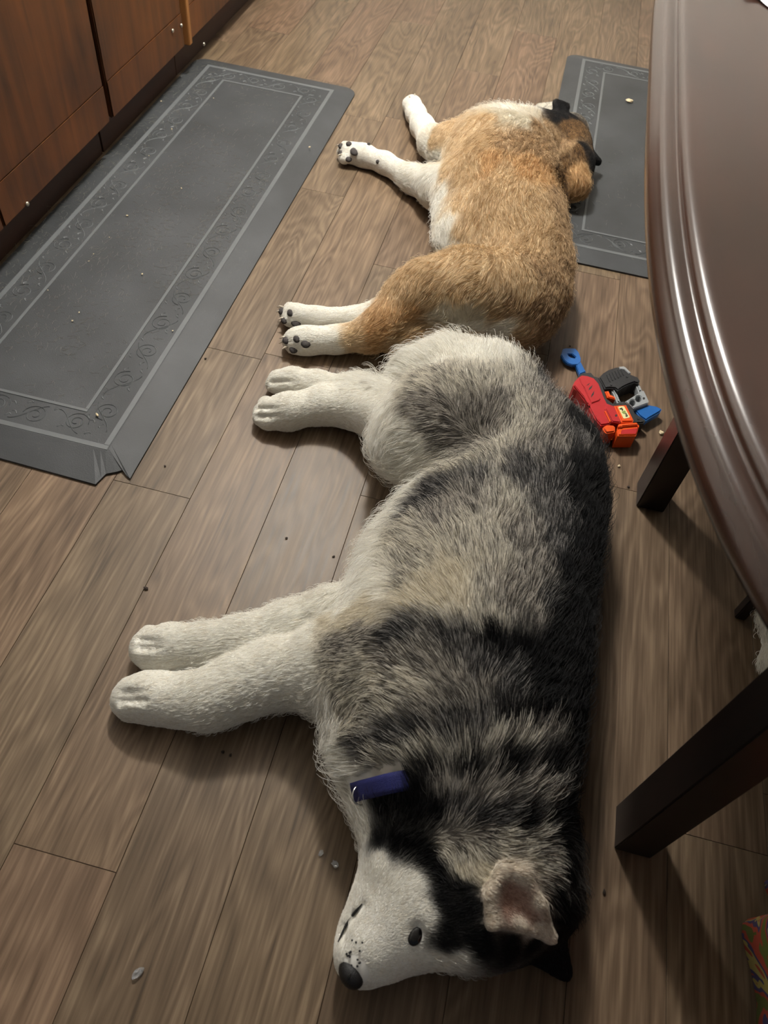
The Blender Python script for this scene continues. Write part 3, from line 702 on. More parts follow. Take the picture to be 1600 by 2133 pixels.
hs = husky_field()
H_COAT = controls(hs, '''W 725,1990 780,1950 770,1905 830,1900 850,1985 800,2010 830,1840 790,1800 865,1835 760,1725 750,1690 870,1890 905,1995 945,1985 885,1905 760,1830;
K 790,1757 820,1765 850,1772 880,1785 905,1805 918,1830 920,1870 930,1900 925,1930 920,1960 950,1900 970,1900 980,1950 960,1850 945,1830 1000,1975 1060,1980 940,1960 975,1875;
L 930,1765 960,1770 1050,1755 1000,1760 ;C 960,1800 990,1800 1000,1830 ;L 1090,1760 1125,1800 ;G 1130,1780 1000,1735 940,1735;
K 800,1685 860,1690 910,1700 1090,1715 1180,1700 1170,1800 1165,1900 1185,1950 1160,1750 1195,1650 1160,1700;D 950,1690 1000,1700 1040,1700;
G 1020,1645 1090,1640 1140,1660 970,1650 920,1640;K 870,1645 830,1650;K 900,1612 980,1602 1060,1600 1140,1595 1190,1560;
W 735,1610 720,1560 750,1620;L 800,1590 850,1580 900,1570 960,1562 1020,1552 1080,1548;G 1130,1540;D 765,1552 820,1545 880,1532 940,1525 1000,1515;K 1060,1508 1120,1495 1170,1480 1200,1500;
W 690,1470 700,1520 680,1440;L 720,1440 750,1480 700,1390 760,1520 790,1400 850,1410 830,1470 740,1370 880,1440;G 900,1370 950,1410 1000,1450 900,1480 820,1370;D 1050,1410 1060,1460 990,1395;K 1120,1400 1180,1350 1205,1430 1130,1450;
G 780,1310 720,1340;D 850,1318 940,1335;K 1040,1352 1090,1362 1140,1330;
L 1000,1290 1040,1300;C 950,1260 900,1230 870,1260 960,1220;L 850,1200 1000,1240 930,1290;C 780,1265 740,1285;W 800,1230 760,1230 700,1250 720,1270;G 1050,1250 1100,1290 1090,1230;D 1130,1250;K 1160,1290 1180,1200 1225,1100 1250,1000 1230,1200 1195,1280 1210,1150;
L 900,1130 980,1150 1050,1160 850,1130 960,1100 1010,1090 880,1170;G 1110,1180 1100,1120 950,1050 1000,1060 920,1085;W 800,1140 750,1190 790,1180 820,1090;L 1050,1045 860,1085;D 900,1045 930,1015 1000,1000 1080,1005 1140,1035 1170,1090 1150,1140 870,1065;W 840,1030 800,1085 850,1000 880,1000;
W 900,985 860,975;L 960,985 1040,985 1010,965;D 1100,985 1150,965;K 1200,985 1190,1040 1245,930 1215,900;D 1225,865 1180,840 1150,800 1185,920;G 1150,890 1150,930 1120,830 1110,950;W 1000,745 940,745 880,755 830,785 1060,755;L 1100,775 1060,800 1000,800 940,805 1085,870 1110,900 1060,930 1000,960 930,965 880,800 1080,830;D 1120,790;
G 1035,850 980,860 920,850 895,830 900,890 950,910 1000,930 870,860 940,880;W 850,890 845,950 800,905 815,830 760,850 700,840 640,860 560,860 620,795 585,797 800,870 870,935;W 590,782 640,790;
W 560,1410 450,1460 300,1450 260,1460 600,1300 500,1330 330,1350 300,1360 640,1400 650,1310 380,1470;W 330,1318 420,1325 330,1425 380,1415;W 440,1318;C 700,1285;
P 1046,1814 1018,1858 1022,1905 1026,1922 1085,1928 1145,1950 1124,1880 1064,1816 1088,1822 1115,1938;I 1060,1850 1085,1890 1048,1885 1095,1905 1070,1870;K 990,1890 1000,1950 1060,1955 1110,1968 1168,1945 1155,1850 1165,1880 1170,2015 1130,1990;L 1060,1745 1110,1755 1142,1790 1148,1825''')  # dark points along neck, shoulder and flank creases paint fold shade into the coat
H_FLOW = flows(hs, [((735, 2000), (.5, -.5)), ((800, 1960), (.7, -.5)), ((800, 1870), (.7, -.4)), ((900, 1950), (.8, -.2)), ((960, 1900), (.6, -.5)), ((850, 1780), (.7, -.5)), ((950, 1790), (.2, .8)), ((1080, 1770), (.8, .2)), ((1130, 1820), (.9, .3)),
 ((800, 1690), (.4, -.8)), ((950, 1680), (.2, -1)), ((1100, 1690), (.4, -.9)), ((1180, 1800), (.3, .6)), ((760, 1600), (-.8, .1)), ((710, 1560), (-.9, .2)), ((900, 1570), (-.2, -.8)), ((1000, 1550), (.1, -.8)), ((830, 1560), (-.5, -.5)), ((1120, 1540), (.3, -.9)),
 ((690, 1480), (-.4, .8)), ((750, 1420), (-.8, .3)), ((850, 1400), (-.7, -.3)), ((950, 1420), (-.2, -.7)), ((1080, 1420), (.3, -.9)), ((1180, 1400), (.5, -.9)),
 ((600, 1400), (-1, .15)), ((450, 1450), (-1, .2)), ((300, 1450), (-1, .1)), ((600, 1300), (-1, .25)), ((400, 1335), (-1, .1)), ((320, 1350), (-1, .1)),
 ((800, 1270), (-.9, -.1)), ((900, 1250), (-.6, -.5)), ((1000, 1270), (0, -.8)), ((1100, 1260), (.5, -.8)), ((1200, 1200), (.4, -.9)), ((850, 1150), (-.5, -.8)), ((950, 1120), (-.15, -1)), ((1050, 1120), (.1, -1)), ((1150, 1120), (.5, -.9)),
 ((780, 1180), (-.6, .2)), ((740, 1240), (-.5, .7)), ((810, 1090), (-.9, -.3)), ((860, 1020), (-1, -.1)), ((900, 1050), (-.6, -.8)), ((1000, 1020), (0, -1)), ((1220, 1020), (.4, -.9)),
 ((860, 960), (-.9, .4)), ((810, 910), (-.9, .4)), ((900, 880), (-.5, .1)), ((960, 950), (-.8, .3)), ((980, 850), (-.3, -.6)), ((1050, 880), (.2, -.9)), ((1100, 920), (.3, -.9)), ((1200, 900), (.3, -1)), ((1050, 770), (.1, -1)), ((950, 755), (-.4, -.9)),
 ((870, 780), (-.9, -.4)), ((835, 790), (-1, .1)), ((1140, 800), (.3, -1)), ((700, 840), (-1, .05)), ((560, 860), (-1, .1)), ((640, 797), (-1, -.05)), ((1080, 1880), (.6, .6)), ((1120, 1940), (.6, .6)), ((1170, 2010), (.3, .8))])
H_LEN = lengths(hs, '''4 730,2000 800,1970 760,1900 850,1980;6 840,1840 880,1910 920,1950 960,1900 800,1800;14 960,1790 1000,1760 930,1990;22 1090,1760 860,1760;28 950,1700 800,1680 1150,1700 1170,1850;38 900,1600 1050,1560 740,1600 1150,1500;26 800,1420 950,1420 700,1480 1100,1400;30 1000,1270 900,1230 1180,1250;32 950,1100 1050,1100 1220,1050;42 800,1120 760,1200 850,1020;40 1050,980 1180,950 1000,960;26 950,880 1000,860 900,850;40 1100,800 1180,850 1000,750 900,760;52 840,785;36 850,960 800,920;9 750,850 640,850 560,860 620,795 590,795;11 600,1400 450,1460 600,1300;16 700,1400;7 290,1455 315,1350 550,860 580,795;12 430,1330;20 690,1250;5 1060,1860 1100,1920 1150,1950 1170,2015''')
collar_px = [(700, 1668), (724, 1656), (748, 1648), (768, 1642), (790, 1637), (815, 1631), (840, 1626), (870, 1622), (930, 1615), (1000, 1610), (1080, 1605), (1150, 1602)]
cpts = np.array([hs.hit(*q) for q in collar_px[2:]])
eye_p = hs.hit(868, 1945); nose_px = (733, 2030); nose_p = hs.hit(738, 2022)
bare_c = np.concatenate([cpts[:5] + t for t in (np.array([0, 0, 0]), np.array([.0, .012, 0]), np.array([0, -.012, 0]))])
husky = make_dog('husky_dog', hs, H_COAT, H_FLOW, H_LEN, 300000, 0.00027, 0.0065, bare=[(bare_c, 0.0145), (eye_p[None], 0.010), (nose_p[None], 0.018)], lift=0.5, seed=1)
tag(husky, 'grey and white husky sleeping on its side with a blue collar', 'dog', 'two dogs asleep on the kitchen floor')
ts_ = tan_field()
T_COAT = controls(ts_, '''T 1000,300 1050,350 1100,400 1050,450 1100,500 1000,450 1100,600 1050,560 960,600 900,620 1000,520 1120,450 980,350 1020,400;O 1080,340 1120,360 1020,340 860,640 800,680 775,698;H 950,560 1000,560 960,420 970,480 940,340 960,290 1010,250;
B 1180,480 1190,560 1175,640 1160,690 1120,640 1140,560 1080,630 1060,300 1120,300 1165,420;W 905,360 910,420 925,470 930,505 910,330 890,300 870,255 858,215 865,235 850,375 800,340 740,320 715,318 650,708 615,710 690,708 600,655 660,664 740,662;H 900,290 930,280 745,702;
C 1080,240 1110,245 1050,235;W 1065,232 1090,225;B 1130,275 1150,300 1150,270 1175,292 1160,280 1190,300;N 1185,285 1195,265 1175,262 1205,310;O 1205,355 1200,380;N 1176,385 1170,350;T 1000,620 1040,640 850,600 870,620 1000,590;
C 950,660 980,640 920,650 1000,650;W 1000,675 1040,690 1060,680 970,675;H 1080,695 1000,705 1100,690;T 930,702 870,695 830,712 960,705;B 1140,690;K 1165,238 1175,230 1160,250 1235,332 1245,338 1215,305;L 1130,222 1120,220''')  # brown points beside the nape fold paint the crease's shade into the coat
T_FLOW = flows(ts_, [((1040, 330), (-.1, 1)), ((1000, 290), (-.4, .6)), ((940, 300), (-.8, .3)), ((880, 255), (-.4, -1)), ((860, 215), (-.2, -1)), ((920, 380), (-.8, .4)), ((800, 338), (-1, -.4)), ((722, 318), (-1, -.1)), ((920, 470), (-.6, .8)), ((1000, 450), (-.3, 1)), ((1100, 450), (.1, 1)), ((1170, 450), (.2, 1)), ((1000, 540), (-.6, .6)), ((900, 590), (-.8, .5)), ((1100, 570), (.1, 1)), ((1150, 640), (0, 1)), ((950, 640), (-.3, .7)), ((1000, 670), (-.3, .9)),
 ((830, 640), (-.5, .9)), ((770, 697), (-1, .3)), ((650, 710), (-1, 0)), ((700, 662), (-1, .05)), ((930, 702), (-1, .1)), ((1050, 700), (-.8, .3)), ((850, 705), (-1, .2)), ((1100, 240), (-.2, -1)), ((1150, 290), (-.2, .8)), ((1200, 360), (.1, 1)), ((1190, 280), (.3, .8))])
T_LEN = lengths(ts_, '''25 1040,330 1000,420 1100,420 1050,500 1150,500 1100,600;22 950,600 900,610 1150,640;26 920,420 930,490 900,350;34 1090,235 1060,235;22 1130,280 1000,660 1040,690;7 870,250 860,215 800,340 730,320 650,708 700,662 620,710 610,655;12 900,300 850,375 830,645 780,695;28 930,702 870,700 1000,705 830,712;22 1200,350;5 1165,238 1240,335 1130,222''')
pad_px = [(711, 305, 8), (727, 301, 8), (739, 316, 12), (711, 320, 8), (726, 331, 9), (788, 337, 6), (768, 302, 5), (588, 649, 8), (606, 652, 8), (617, 671, 11), (593, 668, 7), (597, 709, 8), (619, 706, 8), (637, 715, 10), (612, 727, 9)]
pad_w = [ts_.hit(x, y) for x, y, r in pad_px]
RAISED = (0.055, 0.75, 1.905, 3.265, 0.0195)
tan = make_dog('tan_dog', ts_, T_COAT, T_FLOW, T_LEN, 240000, 0.00028, 0.0115, raised=RAISED, bare=[(np.array(pad_w), 0.009)], lift=0.45, seed=5)
tag(tan, 'tan and white dog asleep on its side with its head turned away on a mat', 'dog', 'two dogs asleep on the kitchen floor')

# ---- small parts of the dogs
MAT_NOSE = simple('black_nose_leather', srgb(15, 14, 15), 0.5, 0.2, 300, 0.5, 700)
MAT_EYE = simple('dark_eye', srgb(12, 10, 9), 0.15)
MAT_PAD = simple('dark_paw_pad', srgb(58, 52, 50), 0.75, 0.2, 200, 0.5, 500)
MAT_CLAW = simple('claw_horn', srgb(196, 184, 166), 0.5)
MAT_NYLON = simple('blue_nylon_webbing', srgb(22, 28, 92), 0.7, 0.25, 420, 0.5, 900)
MAT_RING = simple('steel_ring', srgb(190, 190, 188), 0.25, Metallic=1.0)
nn = hs.grad(nose_p[None])[0]
dirv = P(720, 2045, nose_p[2]) - P(790, 1985, nose_p[2]); az = math.atan2(dirv[1], dirv[0])
nose = blob('nose', tuple(nose_p + np.array([0, 0, -.012]) + dirv / np.linalg.norm(dirv) * .004), (.0145, .019, .017), MAT_NOSE, husky, (0, 0, az), 3)
for (x, y) in ((728, 2018),):
    p = nose_p + np.array([-.004, -.006, .002]); blob('nostril', tuple(p), (.006, .0025, .003), MAT_EYE, nose, (0, 0, az + .6))
eye = blob('eye', tuple(eye_p + np.array([0, 0, .001])), (.0155, .0095, .0065), MAT_EYE, husky, (0, 0, 1.25), 3)
for i in range(16):
    a = rs.uniform(0, 1, 2); x = 722 + 30 * a[0] + 4 * (i % 3); y = 1958 + 60 * a[1]
    p = hs.hit(x, y); blob('whisker_spot', tuple(p + hs.grad(p[None])[0] * .0028), (.0016, .0016, .0014), MAT_NOSE, husky, sub=1)
mp_ = [hs.hit(*q) for q in ((757, 1882), (746, 1896), (735, 1908), (724, 1926), (714, 1948), (708, 1964))]
tube('mouth_line', [tuple(p + hs.grad(p[None])[0] * .003) for p in mp_], [.0008, .0019, .0021, .0018, .0015, .0008], MAT_NOSE, husky, 6)
# collar: a band following the neck
bm = bmesh.new(); rows_ = []
for i, p in enumerate(cpts):
    n_ = hs.grad(p[None])[0]; tg = cpts[min(i + 1, len(cpts) - 1)] - cpts[max(i - 1, 0)]; tg /= np.linalg.norm(tg); wd = np.cross(n_, tg); wd /= np.linalg.norm(wd)
    up = .0125 if i < 4 else (.008 if i == 4 else -.006); r_ = []
    for (a, b) in ((-.013, up - .004), (-.013, up), (-.0065, up + .001), (.0065, up + .001), (.013, up), (.013, up - .004)): r_.append(bm.verts.new(tuple(p + wd * a + n_ * b)))
    rows_.append(r_)
for a, b in zip(rows_, rows_[1:]):
    for k in range(6): bm.faces.new((a[k], a[(k + 1) % 6], b[(k + 1) % 6], b[k]))
bm.faces.new(rows_[0][::-1]); bm.faces.new(rows_[-1]); bmesh.ops.recalc_face_normals(bm, faces=bm.faces[:])
collar = from_bm('collar', bm, MAT_NYLON, husky, True); collar['label'] = 'dark blue nylon collar'
rp = hs.hit(758, 1652); rn_ = hs.grad(rp[None])[0]
tube('ring', [tuple(rp + rn_ * .012 + np.array([.004, .0, 0]) + np.array([.010 * math.cos(t), .013 * math.sin(t), -.006 * math.cos(t)])) for t in np.linspace(0, 2 * math.pi, 21)], .0013, MAT_RING, collar, 6)
for (x, y, r), p in zip(pad_px, pad_w):
    n_ = ts_.grad(p[None])[0]; d_ = -ray(x, y); q = p + n_ * .001 - d_ * .001
    blob('paw_pad', tuple(q), (r * .00115, r * .00125, .006), MAT_PAD, tan, (0.3, 0.0, 0.3), 2)
for (x, y, dx, dy) in ((702, 303, -1, -.1), (704, 322, -1, .2), (582, 640, -1, -.2), (580, 648, -1, 0), (584, 662, -1, .2), (588, 703, -1, 0), (586, 712, -1, .1), (592, 722, -1, .3), (846, 204, -.3, -1), (856, 199, 0, -1)):
    p = ts_.hit(x + 8, y); v = P(x + dx * 10, y + dy * 10, p[2]) - P(x, y, p[2]); v /= np.linalg.norm(v)
    tube('claw', [tuple(p), tuple(p + v * .008 + np.array([0, 0, .001])), tuple(p + v * .015 + np.array([0, 0, -.003]))], [.0028, .0022, .0006], MAT_CLAW, tan, 6)

# ---- small furry pet under the bench, only its flank in view
cs = Field((0.50, 0.60, -0.02), (1.0, 1.06, 0.26), 0.007)
for a, b, ra, rb in (((.672, .86, .06), (.68, .70, .06), .062, .068), ((.68, .70, .06), (.76, .66, .06), .06, .05), ((.66, .86, .06), (.70, .93, .055), .055, .05), ((.70, .93, .06), (.78, .95, .06), .05, .045), ((.78, .95, .05), (.82, .93, .04), .03, .02), ((.76, .66, .03), (.86, .72, .025), .022, .018), ((.86, .72, .025), (.88, .82, .022), .018, .012), ((.67, .74, .02), (.635, .78, .02), .022, .02)):
    cs.limb(a, b, ra, rb, .03)
cs.leaf((.755, .975, .09), (.785, .97, .095), (.77, .985, .135), .006); cs.leaf((.775, .92, .09), (.80, .925, .09), (.79, .91, .135), .006)
cc = [((.64, .84, .08), 'W'), ((.63, .72, .06), 'W'), ((.62, .79, .03), 'W'), ((.645, .79, .10), 'K'), ((.70, .80, .12), 'K'), ((.72, .68, .1), 'K'), ((.78, .95, .08), 'K'), ((.82, .93, .04), 'W'), ((.86, .76, .03), 'K'), ((.62, .66, .05), 'W')]
C_COAT = (np.array([c[0] for c in cc]), np.array([np.concatenate([TYPES[c[1]][0], TYPES[c[1]][1], [TYPES[c[1]][2]]]) for c in cc]))
C_FLOW = (np.array([(.65, .8, .1), (.75, .9, .05)]), np.array([(-.2, -1, 0), (.3, -1, 0.)])); C_LEN = (np.array([(.65, .8, .1), (.8, .95, .05)]), np.array([[.02], [.012]]))
cat = make_dog('sleeping_cat', cs, C_COAT, C_FLOW, C_LEN, 14000, 0.0004, .008, seed=9)
tag(cat, 'black and white furry cat lying behind the bench rail', 'cat')
# ------------------------------------------------------------------ toy dart blaster on the floor
MT_RED = simple('red_plastic', srgb(178, 38, 42), 0.38, 0.08, 60); MT_BLK = simple('black_plastic', srgb(30, 30, 32), 0.45, 0.15, 200, 0.3, 600)
MT_ORG = simple('orange_plastic', srgb(226, 84, 26), 0.36, 0.06, 60); MT_GRY = simple('grey_plastic', srgb(150, 154, 156), 0.42, 0.06, 80)
MT_BLU = simple('blue_plastic', srgb(36, 98, 168), 0.32, 0.12, 60); MT_TEAL = simple('teal_foam', srgb(120, 200, 170), 0.7); MT_TIP = simple('orange_rubber', srgb(240, 140, 70), 0.6)
MT_STK = simple('cream_sticker', srgb(226, 218, 160), 0.5, 0.1, 500); MT_INK = simple('dark_print', srgb(38, 44, 30), 0.5); MT_GRN = simple('green_print', srgb(128, 150, 70), 0.5)
def gz(pts, z): return [tuple(P(1160 + x / 6.6667, 710 + y / 6.6667, z)[:2]) for x, y in pts]
def plate(name, pts, z0, z1, mat, parent, bev=0.0015, holes=()):
    bm = bmesh.new(); loops = [gz(pts, z1)] + [gz(h, z1) for h in holes]; eds = []
    for lp in loops:
        vs = [bm.verts.new((x, y, z0)) for x, y in lp]
        for k in range(len(vs)): eds.append(bm.edges.new((vs[k], vs[(k + 1) % len(vs)])))
    bmesh.ops.triangle_fill(bm, use_beauty=True, use_dissolve=False, edges=eds)
    base_f = bm.faces[:]
    r = bmesh.ops.extrude_face_region(bm, geom=base_f)
    top = [v for v in r['geom'] if isinstance(v, bmesh.types.BMVert)]; bmesh.ops.translate(bm, vec=(0, 0, z1 - z0), verts=top)
    bmesh.ops.recalc_face_normals(bm, faces=bm.faces[:])
    if bev:
        ed = [e for e in bm.edges if len(e.link_faces) == 2 and all(v.co.z > z1 - 1e-6 for v in e.verts) and e.calc_face_angle(0) > 0.6]
        bmesh.ops.bevel(bm, geom=ed, offset=bev, segments=2, affect='EDGES', clamp_overlap=True)
    return keep(from_bm(name, bm, mat), parent)
def circ(x, y, r, n=16): return [(x + r * math.cos(2 * math.pi * k / n), y + r * math.sin(2 * math.pi * k / n)) for k in range(n)]
q = P(1270, 840)
gun = empty('toy_blaster', (q[0], q[1], 0))
tag(gun, 'red, black and orange toy dart blaster lying on the floor by the husky\'s back', 'toy')
plate('ring_pull', [(60, 190), (85, 110), (120, 98), (260, 103), (305, 155), (335, 235), (330, 295), (300, 330), (215, 330), (150, 305), (100, 265)], .008, .016, MT_BLU, gun, .0015, [[(155, 182), (215, 180), (262, 222), (256, 240), (200, 228), (165, 205)]])
plate('pull_rod', [(262, 320), (335, 292), (405, 425), (318, 462)], .006, .015, MT_BLU, gun)
fr = plate('frame', [(296, 505), (320, 460), (370, 435), (480, 432), (530, 488), (600, 505), (660, 650), (690, 790), (800, 872), (900, 830), (985, 842), (1050, 925), (1095, 1005), (1155, 1036), (1236, 1092), (1218, 1134), (1100, 1142), (1000, 1150), (800, 1120), (600, 1000), (400, 700)], .001, .032, MT_BLK, gun, .003)
gr = plate('grip', [(585, 506), (650, 440), (720, 395), (830, 358), (880, 362), (960, 400), (1040, 465), (1130, 500), (1160, 545), (1142, 592), (1080, 572), (1000, 600), (920, 640), (850, 690), (810, 655), (740, 648), (670, 660), (630, 580)], .001, .036, MT_BLK, gun, .005)
for k in range(6):
    x0, y0 = 690 + k * 38, 470 - k * 18
    o = plate('grip_rib', [(x0, y0), (x0 + 12, y0 - 6), (x0 + 60, y0 + 95), (x0 + 46, y0 + 100)], .035, .0372, MT_BLK, gun, 0.0004)
bd = plate('body', [(225, 612), (250, 560), (300, 505), (350, 470), (430, 480), (520, 512), (580, 580), (620, 680), (660, 780), (700, 862), (800, 900), (892, 1100), (882, 1140), (762, 1120), (742, 1150), (612, 1170), (540, 1090), (480, 980), (440, 900), (350, 780), (290, 690), (240, 652)], .002, .040, MT_RED, gun, .004)
plate('raised_panel', [(318, 515), (420, 490), (500, 540), (555, 620), (610, 800), (590, 825), (484, 862), (430, 760), (385, 650), (340, 600)], .039, .0425, MT_RED, gun, .0012)
plate('side_block', [(672, 940), (700, 866), (800, 902), (890, 1100), (880, 1132), (770, 1118)], .039, .045, MT_RED, gun, .002)
plate('top_rail', [(240, 612), (262, 562), (300, 540), (345, 590), (375, 640), (395, 720), (440, 800), (470, 880), (452, 900), (395, 800), (330, 720)], .039, .0435, MT_RED, gun, .0015)
for k, pts in enumerate(([(408, 622), (440, 596), (466, 580), (440, 612)], [(440, 690), (450, 655), (500, 610), (482, 655)], [(474, 790), (484, 745), (522, 688), (512, 745)], [(362, 735), (380, 728), (440, 855), (425, 862)], [(664, 975), (678, 968), (752, 1118), (735, 1122)])):
    plate('slot_strip', pts, .040, .0428 if k < 3 else .0438, MT_ORG if k == 4 else (MT_BLK if k < 3 else MT_RED), gun, 0)  # black strips stand in for the shaded depth of open slits
plate('front_block', [(800, 890), (968, 880), (1072, 1092), (1060, 1122), (900, 1122)], .004, .046, MT_ORG, gun, .003)
st = plate('sticker', [(850, 922), (862, 912), (925, 906), (938, 914), (1013, 1052), (1008, 1064), (938, 1080), (924, 1072)], .0455, .0464, MT_STK, gun, 0)
for pts, mt in (([(868, 940), (905, 925), (925, 960), (912, 975), (895, 950), (880, 955)], MT_INK), ([(935, 1010), (968, 1005), (990, 1045), (965, 1058), (950, 1035), (972, 1030)], MT_INK), ([(900, 985), (945, 965), (965, 995), (925, 1015)], MT_GRN)):
    o = plate('print_mark', pts, .0463, .0467, mt, gun, 0)
plate('barrel_shroud', [(855, 1160), (880, 1145), (1110, 1128), (1148, 1168), (1138, 1210), (1105, 1310), (850, 1312), (842, 1250)], .002, .041, MT_ORG, gun, .003)
plate('shroud_rim', [(855, 1160), (880, 1147), (1110, 1130), (1146, 1168), (1142, 1195), (1120, 1165), (920, 1180), (905, 1195), (862, 1190)], .040, .046, MT_ORG, gun, .0015)
plate('shroud_recess', [(905, 1235), (1125, 1210), (1098, 1290), (885, 1292)], .040, .0415, MT_RED, gun, .0004)
plate('barrel_tip', [(640, 1205), (660, 1180), (705, 1158), (790, 1165), (815, 1190), (812, 1255), (780, 1265), (690, 1275), (660, 1250)], .004, .040, MT_ORG, gun, .006)
a = P(1160 + 728 / 6.6667, 710 + 1240 / 6.6667, .022); b = P(1160 + 745 / 6.6667, 710 + 1315 / 6.6667, .016); c_ = P(1160 + 755 / 6.6667, 710 + 1372 / 6.6667, .014)
keep(tube('dart', [tuple(a), tuple(a * .3 + b * .7)], .0065, MT_TEAL, None, 12), gun)
keep(tube('dart_tip', [tuple(a * .35 + b * .65), tuple(b), tuple(b * .3 + c_ * .7), tuple(c_)], [.0068, .0068, .0062, .0035], MT_TIP, None, 12), gun)
plate('trigger', [(670, 696), (722, 690), (745, 740), (812, 776), (815, 806), (708, 780)], .012, .034, MT_ORG, gun, .002)
plate('trigger_post', [(752, 660), (800, 650), (832, 718), (850, 742), (892, 842), (840, 852), (792, 730)], .010, .030, MT_GRY, gun, .003)
plate('grip_post', [(1088, 556), (1130, 545), (1192, 682), (1140, 712)], .010, .030, MT_GRY, gun, .003)
plate('stock_plate', [(950, 842), (1190, 688), (1212, 690), (1280, 832), (1270, 862), (1070, 936), (1030, 902)], .008, .034, MT_GRY, gun, .002, [circ(1135, 802, 44), circ(1053, 856, 44)])
plate('grip_cap', [(865, 356), (930, 351), (962, 370), (1032, 440), (1000, 450), (940, 396), (875, 390)], .030, .0375, MT_GRY, gun, .001)
plate('stock_fin', [(1085, 962), (1130, 930), (1262, 880), (1380, 900), (1465, 940), (1440, 982), (1300, 1062), (1242, 1102), (1150, 1040)], .010, .026, MT_BLU, gun, .003)
for (x, y) in ((1135, 1072), (1210, 798), (760, 603), (980, 488), (825, 1035)):
    plate('screw_head', circ(x, y, 16, 10), .030, {1135: .0335, 1210: .0345, 760: .0372, 980: .0372, 825: .0456}[x], MT_BLK, gun, 0)

# ------------------------------------------------------------------ scraps on the floor and mats
MC_CLEAR = simple('clear_film', srgb(236, 238, 240), 0.06, 0.05, 90, **{'Transmission Weight': 0.85}); MC_CRUMB = simple('pale_crumb', srgb(214, 196, 160), 0.6, 0.2, 300); MC_DARK = simple('dark_crumb', srgb(46, 34, 26), 0.8)
def scrap(name, px, py, size, mat, label, cat, group=None, z=0.0, flat=.45, rot=None, sub=2):
    r = random.Random(px * 7 + py); bm = bmesh.new(); bmesh.ops.create_icosphere(bm, subdivisions=sub, radius=1.0)
    for v in bm.verts: v.co *= 0.7 + 0.6 * r.random()
    bmesh.ops.transform(bm, matrix=Matrix.Diagonal((size, size * r.uniform(.45, .9), size * flat, 1)), verts=bm.verts[:])
    lo_z = min(v.co.z for v in bm.verts); p = P(px, py, z)
    o = from_bm(name, bm, mat); o.location = (p[0], p[1], z + .0004 - lo_z); o.rotation_euler.z = r.uniform(0, 3) if rot is None else rot
    tag(o, label, cat, group); return o
scrap('plastic_scrap', 287, 2028, .009, MC_CLEAR, 'clear crinkled plastic scrap alone on the open floor', 'scrap', flat=.3, rot=.9)
scrap('plastic_scrap', 668, 1778, .0045, MC_CLEAR, 'tiny glinting scrap on the floor near the husky\'s throat', 'scrap', 'glinting scraps')
scrap('plastic_scrap', 698, 1802, .006, MC_CLEAR, 'tiny glinting scrap on the floor near the husky\'s throat', 'scrap', 'glinting scraps')
scrap('crumb', 1377, 903, .006, MC_CRUMB, 'pale crumb on the floor between toy blaster and table leg', 'crumb')
scrap('crumb', 1289, 972, .004, MC_CRUMB, 'pale speck on the floor beside the husky\'s dark back', 'crumb')
scrap('crumb', 1311, 213, .013, MC_CRUMB, 'pale food scrap on the mat under the table edge', 'crumb', z=MT, flat=.35)
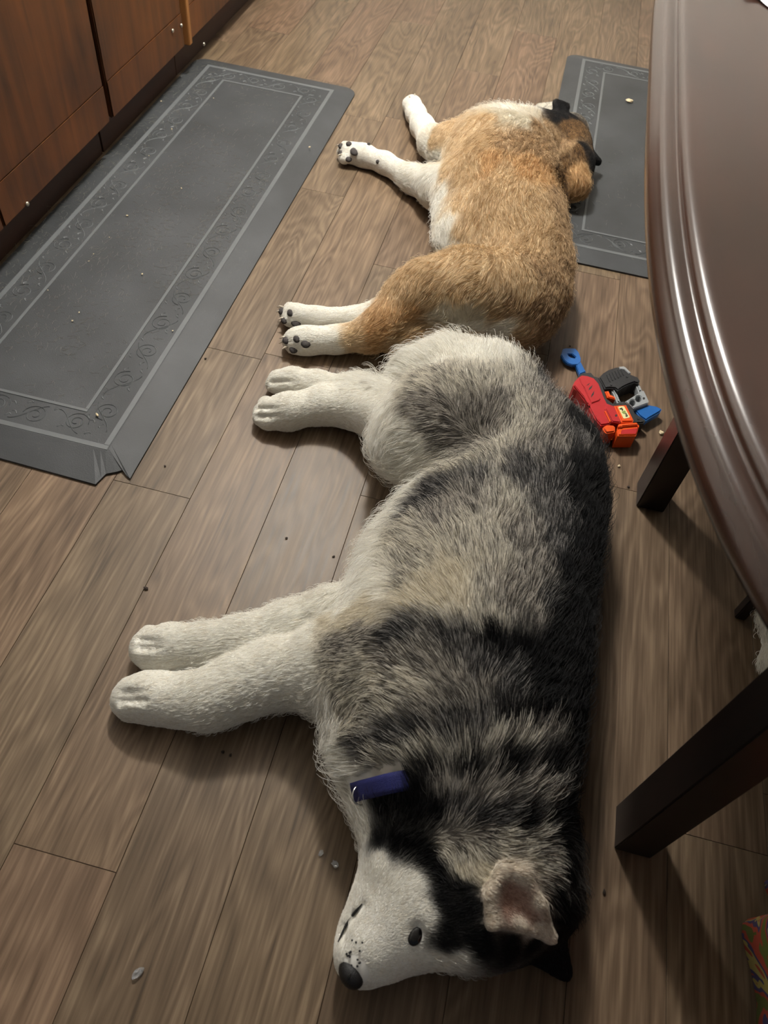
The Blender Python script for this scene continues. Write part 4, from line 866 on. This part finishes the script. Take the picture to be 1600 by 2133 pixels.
for x, y, r, lb in ((1309, 1015, .0035, 'tiny dark crumb on the floor close to a dark table leg'), (304, 1227, .005, 'dark crumb on the floor beyond the husky\'s front paws'),
                    (464, 1567, .003, 'tiny dark crumb on the floor in the shadow edge of the husky\'s foreleg'), (480, 1574, .003, 'tiny dark crumb on the floor in the shadow edge of the husky\'s foreleg'),
                    (344, 972, .0035, 'tiny dark crumb on the floor beside the torn corner of the mat'), (428, 748, .003, 'tiny dark crumb at the long mat\'s edge near the tan dog\'s hind paws'),
                    (1187, 722, .003, 'tiny dark crumb by the blue ring of the toy blaster'), (1258, 1858, .004, 'tiny dark crumb on the floor beside the husky\'s ears'),
                    (597, 1122, .003, 'tiny dark crumb on the floor in front of the husky\'s belly'), (695, 1160, .003, 'tiny dark crumb on the floor in front of the husky\'s belly')):
    scrap('crumb', x, y, r, MC_DARK, lb, 'crumb', 'dark crumbs on the floor', sub=1)
for x, y, r in ((265, 450, .007), (445, 205, .004), (358, 270, .006), (336, 212, .006), (378, 393, .006), (296, 572, .006), (151, 669, .005), (165, 652, .005), (100, 605, .004), (203, 866, .010), (195, 530, .004), (228, 495, .004), (185, 545, .004), (645, 308, .008), (310, 325, .004), (360, 690, .004)):
    scrap('lint_speck', x, y, r * .55, MC_CRUMB, 'small pale lint speck on the long worn mat', 'speck', 'lint specks on the long mat', z=MT + .0016, sub=1)
# shed hair on the mats and floor, uncountable
def lint(parent, boxes, n, z, name='shed_hair'):
    pos, m = [], 0; r_ = np.random.default_rng(3)
    for (x0, x1, y0, y1, share) in boxes:
        k = int(n * share); c = np.c_[r_.uniform(x0, x1, k), r_.uniform(y0, y1, k)]; a = r_.uniform(0, 6.28, k); cv = r_.normal(0, 1.4, k); L = r_.uniform(.006, .022, k)
        p = np.zeros((k, 5, 3)); x, y = c[:, 0].copy(), c[:, 1].copy()
        for i in range(5):
            p[:, i, 0] = x; p[:, i, 1] = y; p[:, i, 2] = z + .0006
            x = x + np.cos(a) * L / 4; y = y + np.sin(a) * L / 4; a = a + cv / 4
        pos.append(p); m += k
    pos = np.concatenate(pos); hc = bpy.data.hair_curves.new(name); hc.add_curves([5] * m); hc.points.foreach_set('position', pos.astype(np.float32).ravel())
    ra = hc.attributes.get('radius') or hc.attributes.new('radius', 'FLOAT', 'POINT'); ra.data.foreach_set('value', np.full(m * 5, .00022, np.float32))
    hc.materials.append(MAT_LINT); o = bpy.data.objects.new(name, hc); C.objects.link(o); o['kind'] = 'stuff'
    keep(o, parent); return o
MAT_LINT = simple('shed_hair', srgb(116, 113, 104), 0.6)
lint(mat_l, [(-1.17, -.70, .95, 2.55, .3), (-1.17, -1.05, 1.0, 2.6, .25), (-1.0, -.85, 1.1, 2.2, .25), (-.8, -.69, 1.4, 2.0, .2)], 2600, MT)
lint(mat_r, [(.12, .6, 1.97, 2.6, 1)], 160, MT)
